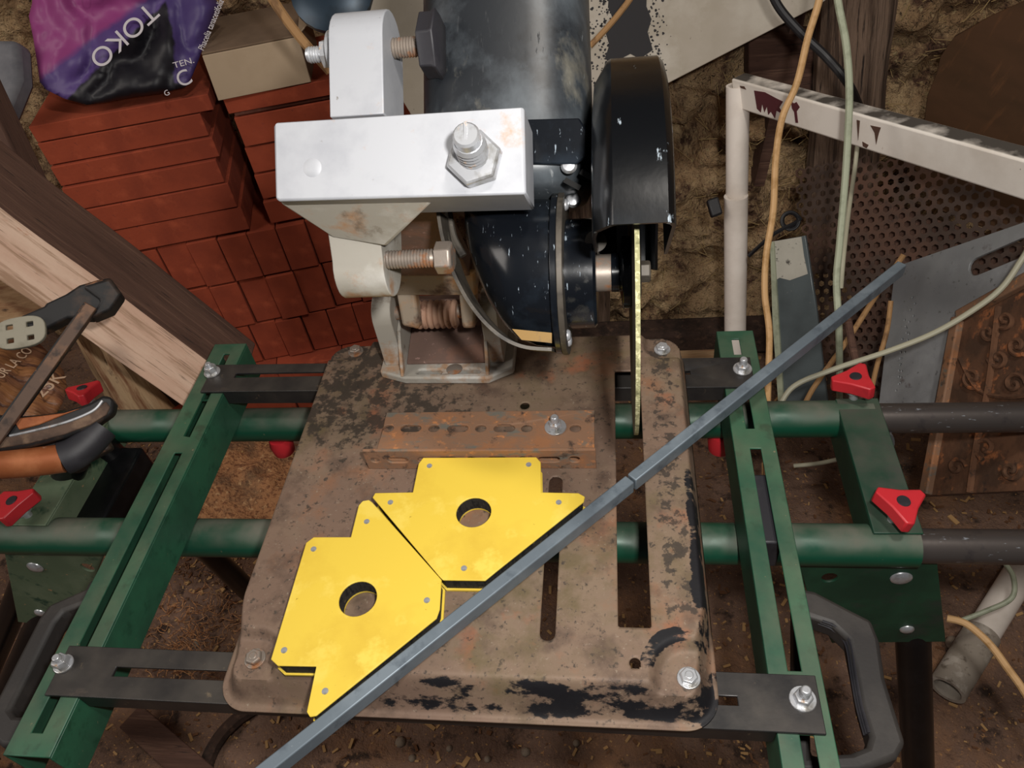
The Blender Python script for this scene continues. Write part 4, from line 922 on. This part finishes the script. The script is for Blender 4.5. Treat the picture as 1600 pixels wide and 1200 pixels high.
# lateral casting web with lugs; profile in (v, c)
def vc(v, c): return HV*v+HN*c
def vof(y, c, x=560): return hp(x, y, c).dot(HV)
def latprism(name, x0, x1, pts, m, bevel=.002, parent=SW):
    b = MB(); b.prism([X*x1+vc(v, c) for v, c in pts], X, x1-x0); return b.build(name, m, parent, bevel=bevel)
cl = -.112
vt_, vb_ = vof(80, cl), vof(415, cl-.03)
xl0, xl1 = hp(517, 100, cl+.02).x, hp(601, 100, cl+.02).x
pts = [(vt_+.024*math.cos(R_(a)), cl+.024*math.sin(R_(a))) for a in range(90, -91, -15)] + [(vof(200, cl), cl-.024), (vof(200, cl), cl+.024)]
latprism('upper_lug', xl0, xl1, pts, 'cast_alu', .004)
xl2, xl3 = hp(521, 400, cl-.01).x, hp(600, 400, cl-.01).x
pts = [(vof(318, cl), cl+.012), (vof(318, cl), cl-.055), (vb_+.01, cl-.055)] + [(vb_-.023*math.cos(R_(a)), cl-.030+.023*math.sin(R_(a))) for a in range(-90, 91, 15)] + [(vof(360, cl), cl+.0)]
latprism('lower_lug', xl2, xl3, pts, 'cast_alu_dirty', .004)
# web wedge under the box at left, and the plate behind it

def quadslab(name, q, th_, m, bevel=.002, parent=SW):
    P = [hp(*a) for a in q]; n = (P[1]-P[0]).cross(P[2]-P[0]).normalized()
    if n.dot(CAM-P[0]) < 0: n = -n
    b = MB(); b.add(P+[p-n*th_ for p in P], [(0, 1, 2, 3), (7, 6, 5, 4), (0, 4, 5, 1), (1, 5, 6, 2), (2, 6, 7, 3), (3, 7, 4, 0)]); return b.build(name, m, parent, bevel=bevel)
quadslab('arm_web', [(434, 318, -.072), (690, 305, -.072), (604, 388, -.114), (519, 372, -.114)], .024, 'cast_alu_dirty', .003)
quadslab('arm_plate', [(560, 325, -.15), (680, 325, -.15), (735, 432, -.29), (600, 432, -.29)], .02, 'rust_dark')
quadslab('arm_fork', [(598, 424, -.285), (742, 424, -.285), (746, 463, -.325), (604, 463, -.325)], .02, 'cast_alu_rust', .003)
quadslab('fork_tine', [(618, 455, -.322), (648, 455, -.322), (655, 516, -.338), (628, 510, -.338)], .016, 'cast_alu_rust', .003)
quadslab('fork_tine', [(716, 455, -.322), (744, 455, -.322), (742, 514, -.338), (722, 514, -.338)], .016, 'cast_alu_rust', .003)
# adjusting stud + nut on the box
c = hp(744, 252, CB); nn_ = HN
tgt = None
b = MB(); b.lathe(c+nn_*.0004, nn_, [(0, .0168), (.0085, .0168), (.0098, .0150)], 6, phase=.35); NUT = b.build('lock_nut', 'zinc', ARM, bevel=.0007)
sd_ = (hp(724, 200, CB+.040)-c).normalized(); b = MB()
thread(b, c+nn_*.001, c+sd_*.026, .0096, .0034); b.lathe(c+sd_*.0255, sd_, [(0, .0078), (.007, .0078), (.0085, .0066)], 20); b.box(c+sd_*.0340-HX*.0009-HV*.0068, HX*.0018, HV*.0136, sd_*.0006); b.build('stud', 'zinc', ARM)
b = MB(); c = hp(488, 262, CB); b.lathe(c, HN, [(0, .006), (.0008, .004), (.001, .001)], 16); b.build('casting_dimple', 'cast_alu', ARM)
# long bolts through the lugs
b = MB(); p = X*(xl0)+vc(vt_, cl); b.lathe(p-X*.004, -X, [(0, .0145), (.0025, .0145)], 24); b.lathe(p-X*.0065, -X, [(0, .0095), (.006, .0095), (.0068, .008)], 6); thread(b, p-X*.012, p-X*.024, .0055, .0018); b.build('hinge_bolt', 'zinc', SW)
b = MB(); q = X*(xl1)+vc(vt_, cl); thread(b, q, q+X*.0215, .0068, .0020); b.build('hinge_rod', 'rusty_zinc', SW)
b = MB(); b.lathe(q+X*.0205, X, [(0, .021), (.008, .021), (.011, .023), (.014, .018)], 6, phase=.5); b.build('rod_knob', 'black_plastic', SW, bevel=.001)
b = MB(); q = X*xl3+vc(vof(408, -.128), -.128); x_e = hp(682, 405, -.128).x
thread(b, q-X*.004, Vector((x_e, q.y, q.z)), .0066, .0022); b.build('stop_bolt_thread', 'rusty_zinc', SW)
b = MB(); b.lathe(Vector((x_e, q.y, q.z)), X+HV*.0, [(0, .0115), (.0105, .0115), (.0120, .010)], 6, phase=.2); b.build('stop_bolt_head', 'rusty_zinc', SW, bevel=.0008)
# -- motor
DC = Vector((.0122, hp(985, 425, -.17).y, hp(985, 425, -.17).z)); dv_, dcw = DC.dot(HV), DC.dot(HN)
mc = -.176
def mx(x, y, c): return hp(x, y, c).x
mL, mR = mx(658, 200, mc+.03), mx(925, 200, mc+.03)
mxc, mhw = (mL+mR)/2, (mR-mL)/2
b = MB(); fr = []
vlo, vhi = vof(292, mc+.03, 870), vof(-140, mc+.03, 800)
st = [(vlo-.004, .80), (vlo, .92), (vlo+.008, .985), (vlo+.045, 1.0), (vlo+.05, 1.0)] + [(vlo+.05+(vhi-vlo-.05)*i/6, 1.0-.035*i/6) for i in range(1, 7)]
prof = []
for k in range(40):
    a = 2*math.pi*k/40; ca, sa = math.cos(a), math.sin(a); e_ = .62; prof.append((math.copysign(abs(ca)**e_, ca), math.copysign(abs(sa)**e_, sa)))
for v, s in st: fr.append(lambda a, c_, v=v, s=s: X*(mxc+a*mhw*s)+vc(v, mc+c_*.060*s))
b.sweep(fr, prof); MO = b.build('motor_body', 'black_dusty', SW, angle=50)
# glossy end cap band at lower right, screws
b = MB(); cpts = [(823, 186), (905, 184), (915, 200), (915, 246), (900, 256), (824, 256)]; b.prism(P2(cpts, mc+.0622), HN, .003); b.build('name_panel', 'black_enamel', MO, bevel=.001)
for (x, y) in ((889, 259), (896, 313)):
    p = hp(x, y, mc+(.058 if y < 300 else .02)); bolt(MO, p, HN, .011, .006, 0, 0, round_=True, name='screw')
for (x, y) in ((880, 285), (905, 272)):
    b = MB(); p = hp(x, y, mc+.0605); b.box(p, HX*.010-HV*.006, HV*.003+HX*.002, HN*.001); b.build('vent_slot', 'shadow_black', MO)
# gear housing (lateral barrel narrowing to the left)
b = MB(); fr = []; dz = .389-dcw
prof = [(math.cos(2*math.pi*k/44), math.sin(2*math.pi*k/44)) for k in range(44)]
for (x, top_, botm) in [(716, 300, 345), (722, 290, 385), (735, 285, 425), (755, 285, 470), (778, 288, 505), (800, 292, 527), (830, 296, 538), (862, 296, 541)]:
    cdep = dcw+.035; v0 = vof(top_, cdep, x); v1 = vof(botm, cdep, x); xx = mx(x, 430, cdep); r = abs(v0-v1)/2
    fr.append(lambda a, c_, xx=xx, vm=(v0+v1)/2, r=r: X*xx+vc(vm+a*r, dcw+c_*min(r*1.0, .058)))
b.sweep(fr, prof); b.build('gear_housing', 'black_enamel', SW, angle=40)
vC = (vof(296, dcw+.035, 865)+vof(541, dcw+.035, 865))/2; xg = mx(862, 430, dcw+.035)
gp = X*xg+vc(vC, dcw)
b = MB(); b.lathe(gp+X*.0002, X, [(0, .0585), (.0045, .0585)], 40); b.build('gear_cover', 'black_enamel', SW, bevel=.0006)
b = MB(); b.lathe(gp+X*.0047, X, [(0, .0590), (.0042, .0590)], 40); b.build('gasket_plate', 'strap_dirty', SW, bevel=.0005)
for a in (68, -66, -80):
    p = gp+X*.009+HV*(.050*math.sin(R_(a)))+HN*(.050*math.cos(R_(a))); bolt(SW, p, X, .0085, .005, 0, 0, round_=True, name='cover_screw')
xr0, xr1 = mx(879, 425, dcw+.03), mx(931, 425, dcw+.03)
b = MB(); b.lathe((xr0, DC.y, DC.z), X, [(0, .0395), (xr1-xr0-.002, .0395), (xr1-xr0, .0375)], 44); b.build('bearing_collar', 'black_enamel', SW)
xs1 = mx(960, 425, dcw+.01)
b = MB(); b.lathe((xr1, DC.y, DC.z), X, [(0, .0135), (xs1-xr1-.001, .0135), (xs1-xr1, .012)], 28); b.build('spindle', 'rusty_zinc', SW)
# bent metal strap around the gear housing
b = MB(); S = [(684, 330, -.13), (692, 375, -.13), (710, 430, -.128), (738, 480, -.126), (775, 520, -.126), (815, 541, -.13), (862, 546, -.135)]
P = [hp(*q) for q in S]; b2 = MB(); 
fr = []
Q = []
for i in range(len(P)-1):
    for j in range(6):
        t_ = j/6; p0, p1, p2, p3 = P[max(i-1, 0)], P[i], P[i+1], P[min(i+2, len(P)-1)]
        Q.append(.5*((2*p1)+(p2-p0)*t_+(2*p0-5*p1+4*p2-p3)*t_*t_+(3*p1-3*p2+p3-p0)*t_**3))
Q.append(P[-1])
for i, q in enumerate(Q):
    d = (Q[min(i+1, len(Q)-1)]-Q[max(i-1, 0)]).normalized(); u = d.cross(HN).normalized()
    fr.append(lambda a, c_, q=q, u=u: q+u*a+HN*c_)
b.sweep(fr, [(-.0012, 0), (.0012, 0), (.0012, -.040), (-.0012, -.040)]); b.build('housing_strap', 'strap_dirty', SW)
b = MB(); b.prism(P2([(800, 514), (862, 520), (862, 536), (815, 531)], -.118), HN, .004); b.build('warning_strip', 'ochre', SW)
b = MB(); S = [(700, 330, -.16), (708, 370, -.16), (724, 400, -.16)]; b.tube([hp(*q) for q in S], .003, 8); b.build('guide_strip', 'strap_dirty', SW)
# -- cutting disc
def ydist(x, y):       # distance, in the disc's plane, from its centre to the sight line
    d = ray(x, y); a = Vector((0, d.y, d.z)).normalized(); w0 = DC-CAM; w0.x = 0; return (w0-a*w0.dot(a)).length
rd = ydist(987, 680); 
b = MB(); b.lathe(DC-X*.0014, X, [(0, rd), (.0028, rd)], 120, cap=False)
b.cur = 1; n_ = 120
for s in (-1, 1):
    k0 = len(b.v); vs = []
    for r in (.010, rd*.5, rd):
        vs += [DC+X*(.0014*s)+Y*(r*math.cos(6.28319*k/n_))+Z*(r*math.sin(6.28319*k/n_)) for k in range(n_)]
    fs = [(i*n_+k, i*n_+(k+1) % n_, (i+1)*n_+(k+1) % n_, (i+1)*n_+k) for i in range(2) for k in range(n_)]
    b.add(vs, fs)
b.build('cutting_disc', ['disc_edge', 'disc_face'], SW, recalc=False)
b = MB(); b.lathe(DC+X*.0015, X, [(0, .022), (.003, .022), (.004, .018)], 32); b.lathe(DC+X*.005, X, [(0, .008), (.0065, .008), (.0075, .007)], 6); b.build('disc_nut', 'strap_dirty', SW, bevel=.0005)
b = MB(); b.lathe(DC-X*.0016, -X, [(0, .026), (.006, .026), (.008, .014), (.014, .014)], 32); b.build('disc_flange', 'black_enamel', SW, bevel=.0005)
# -- blade guard
rg_ = ydist(1000, 88)
gx0, gx1 = -.0030, .0330
outer = [(-.0135, .075), (-.0135, rg_-.030), (-.0120, rg_-.015), (-.0035, rg_-.0015), (-.0010, rg_), (.0285, rg_), (.0315, rg_-.003), (.0330, rg_-.008), (.0330, .060)]
inner = [(x+(.0022 if x < .01 else -.0022), r-.0022) for x, r in outer][::-1]
prof = outer+inner; fr = []
for i in range(41):
    a = R_(3+(172-3)*i/40); fr.append(lambda x, r, a=a: Vector((x, DC.y, DC.z))+HN*(r*math.cos(a))+HV*(r*math.sin(a)))
b = MB(); b.sweep(fr, prof); b.build('blade_guard', 'black_guard', SW, angle=30)
b = MB(); rr = rg_-.028
P = [Vector((-.0134, DC.y, DC.z))+HN*(rr*math.cos(a))+HV*(rr*math.sin(a)) for a in [R_(3+i*169/18) for i in range(19)]]
P += [Vector((-.0134, DC.y, DC.z))+HN*c_+HV*v_ for v_, c_ in ((.012, -.05), (.012, .016))]
b.prism(P, -X, .002); b.build('guard_side_plate', 'black_guard', SW, bevel=.0005)
b = MB(); p = hp(931, 377, -.135); b.lathe(p, HN, [(0, .0075), (.0008, .0075), (.0012, .006)], 20); b.build('guard_rivet', 'strap_dirty', SW)
# ================================================================== MAGNETIC ANGLE HOLDERS
def magnet(outl, hc, hr_, rivets, lab):
    zt_ = .0185; t = thing('magnetic_holder', zp(hc[0], hc[1], .0005), lab, 'magnet holder', 'yellow magnetic holders')
    P = PZ(outl, zt_); c = zp(hc[0], hc[1], zt_)
    cen = sum(P, Vector())/len(P)
    def lower(z, k=1.0): return [Vector((p.x, p.y, z)) for p in [cen+(q-cen)*k for q in P]]
    H = lambda z: [circ(Vector((c.x, c.y, z)), X, Y, hr_, 32)]
    b = MB(); b.prism(P, Z, .0018, H(zt_)); b.build('top_plate', 'yellow_paint', t, bevel=.0006)
    b = MB(); b.prism(lower(zt_-.0019, .975), Z, .0140, H(zt_-.0019)); b.build('core', 'magnet_core', t)
    b = MB(); b.prism(lower(.0025), Z, .0020, H(.0025)); b.build('bottom_plate', 'yellow_paint', t)
    for x, y in rivets:
        p = zp(x, y, zt_); b = MB(); b.lathe(p, Z, [(0, .0026), (.0005, .0024), (.0007, .0012)], 14); b.build('rivet', 'zinc', t)
magnet([(582, 777), (586, 770), (645, 769), (654, 724), (661, 715), (838, 714), (845, 722), (846, 769), (903, 770), (914, 776), (912, 784), (775, 893), (758, 907), (692, 906), (686, 900)], (740, 800), .0150,
       [(671, 728), (826, 726), (610, 785), (873, 785), (725, 888)], 'yellow magnetic angle holder touching the rusty slotted fence')
magnet([(560, 790), (566, 783), (577, 781), (582, 785), (690, 906), (687, 952), (682, 966), (494, 1118), (484, 1120), (479, 1112), (494, 1041), (434, 1040), (423, 1030), (478, 848), (490, 839), (548, 839)], (559, 935), .0152,
       [(490, 858), (573, 815), (667, 938), (444, 1016), (508, 1080)], 'lower left yellow magnetic angle holder, pointing over the front edge of the plate')
# ================================================================== STEEL BAR across the saw
zb_ = .0175; e0_, e1_ = zp(395, 1206, zb_), zp(1407, 413, zb_)
fitp = zp(925, 778, zb_); bd = (zp(1340, 457, zb_)-zp(540, 1087, zb_)); bd.z = 0; bd.normalize(); bs = Vector((bd.y, -bd.x, 0))
P0 = zp(540, 1087, zb_)-bd*.12; P1 = zp(1405, 408, zb_); P1 = P0+bd*((P1-P0).dot(bd)); WB = .0102
b = MB(); L_ = (P1-P0).length; nk = (zp(972, 738, zb_)-P0).dot(bd)
def bx(b, a0, a1, w0, w1, z0, z1): b.box(P0+bd*a0+bs*w0-Z*(zb_-z0), bd*(a1-a0), bs*(w1-w0), Z*(z1-z0))
bx(b, 0, nk, 0, WB, .0030, zb_); bx(b, nk+.0022, L_, 0, WB, .0030, zb_); bx(b, nk-.0001, nk+.0023, .005, WB*.72, .0030, zb_-.004)
tag(b.build('square_bar', 'steel_bar', bevel=.0011), 'long dark steel square bar laid diagonally across the saw, with a small saw cut', 'steel bar')
# ================================================================== BAR CLAMP at left
def cp(x, y, s=.86): return sl(x, y, s)
t = thing('bar_clamp', cp(60, 700), 'black one-handed bar clamp with a copper-coloured handle, resting on the left rails', 'clamp')
cn = ((CAM-cp(90, 560)).normalized()+Z*.3-CX*.15).normalized(); cc_ = cn.dot(cp(90, 560)); K = lambda x, y, d=0: hit(x, y, cn, cc_+d)
def kpr(name, pts, d, th_, m, bevel=.002, parent=t, holes=()): b = MB(); b.prism([K(x, y, d) for x, y in pts], cn, th_, holes); return b.build(name, m, parent, bevel=bevel)
JW = kpr('fixed_jaw', [(24, 497), (68, 478), (72, 473), (102, 459), (123, 445), (150, 437), (172, 433), (176, 440), (160, 470), (165, 484), (141, 496), (105, 497), (66, 516), (40, 512)], .010, .022, 'clamp_black', .003)
kpr('jaw_block', [(128, 447), (172, 433), (190, 458), (172, 484), (140, 497), (157, 468)], .016, .026, 'clamp_black', .003)
pu, pv = (K(60, 515)-K(2, 525)).normalized(), (K(30, 490)-K(34, 545)).normalized(); pc_ = K(31, 519, .016)
sq = [[pc_+pu*(.0085*i+sx*.0030)+pv*(.0065*j+sy*.0024) for sx, sy in ((-1, -1), (1, -1), (1, 1), (-1, 1))] for i in (-1, 1) for j in (-1, 1)]
for q_ in sq:
    for k, p in enumerate(q_): q_[k] = p-cn*(p-pc_).dot(cn)
PP = [pc_+(pu*(.0215*math.copysign(abs(math.cos(a))**.7, math.cos(a)))+pv*(.0150*math.copysign(abs(math.sin(a))**.7, math.sin(a)))) for a in [k*6.283/28 for k in range(28)]]
PP = [p-cn*(p-pc_).dot(cn) for p in PP]; sq = sq
b = MB(); b.prism(PP, cn, .006, sq); b.build('rubber_pad', 'rubber_pad', t, bevel=.0008)
b = MB(); b.bar(K(-70, 775, .012), K(143, 478, .022), .0105, .005, cn); b.build('clamp_bar', 'bar_rust', t, bevel=.0008)
b = MB(); b.bar(K(-70, 775, .006), K(143, 478, .014), .0125, .009, cn); b.build('clamp_bar_shade_side', 'clamp_black', t, bevel=.001)  # black strip under the clamp bar, its shaded side put in as colour
LV = kpr('trigger_lever', [(-60, 640), (0, 648), (30, 650), (60, 648), (99, 643), (138, 630), (160, 618), (172, 619), (179, 630), (176, 646), (144, 669), (102, 684), (45, 699), (0, 706), (-60, 712)], .006, .02, 'clamp_black', .004)
kpr('lever_infill', [(12, 682), (60, 671), (105, 659), (145, 642), (165, 627), (172, 636), (166, 648), (140, 664), (100, 679), (45, 693), (0, 700), (-30, 704), (-30, 688)], .0085, .004, 'clamp_dirt', .001, LV)
kpr('lever_shine', [(28, 653), (60, 650), (100, 645), (128, 637), (100, 648), (60, 664), (30, 672), (24, 662)], .0078, .003, 'copper_grip', .001, LV)
b = MB(); b.tube([K(15, 681, .009), K(60, 671, .009), (K(105, 659, .009)), K(145, 642, .009), K(160, 626, .009)], .0014, 6); b.build('lever_rim', 'zinc', LV)
b = MB(); P = [K(-70, 727, -.004), K(0, 725, -.004), K(50, 722, -.004), K(100, 716, -.004)]; b.tube(P, .0142, 20, taper=.98); b.build('handle_grip', 'copper_grip', t)
b = MB(); P = [K(100, 716, -.004), K(118, 708, -.004), K(140, 690, -.006), K(160, 668, -.008)]; b.tube(P, .0165, 20, taper=.9); b.build('handle_collar', 'black_plastic', t)
kpr('clamp_body', [(-60, 690), (60, 690), (150, 660), (175, 700), (120, 730), (100, 700), (-60, 712)], -.012, .02, 'clamp_black', .003)
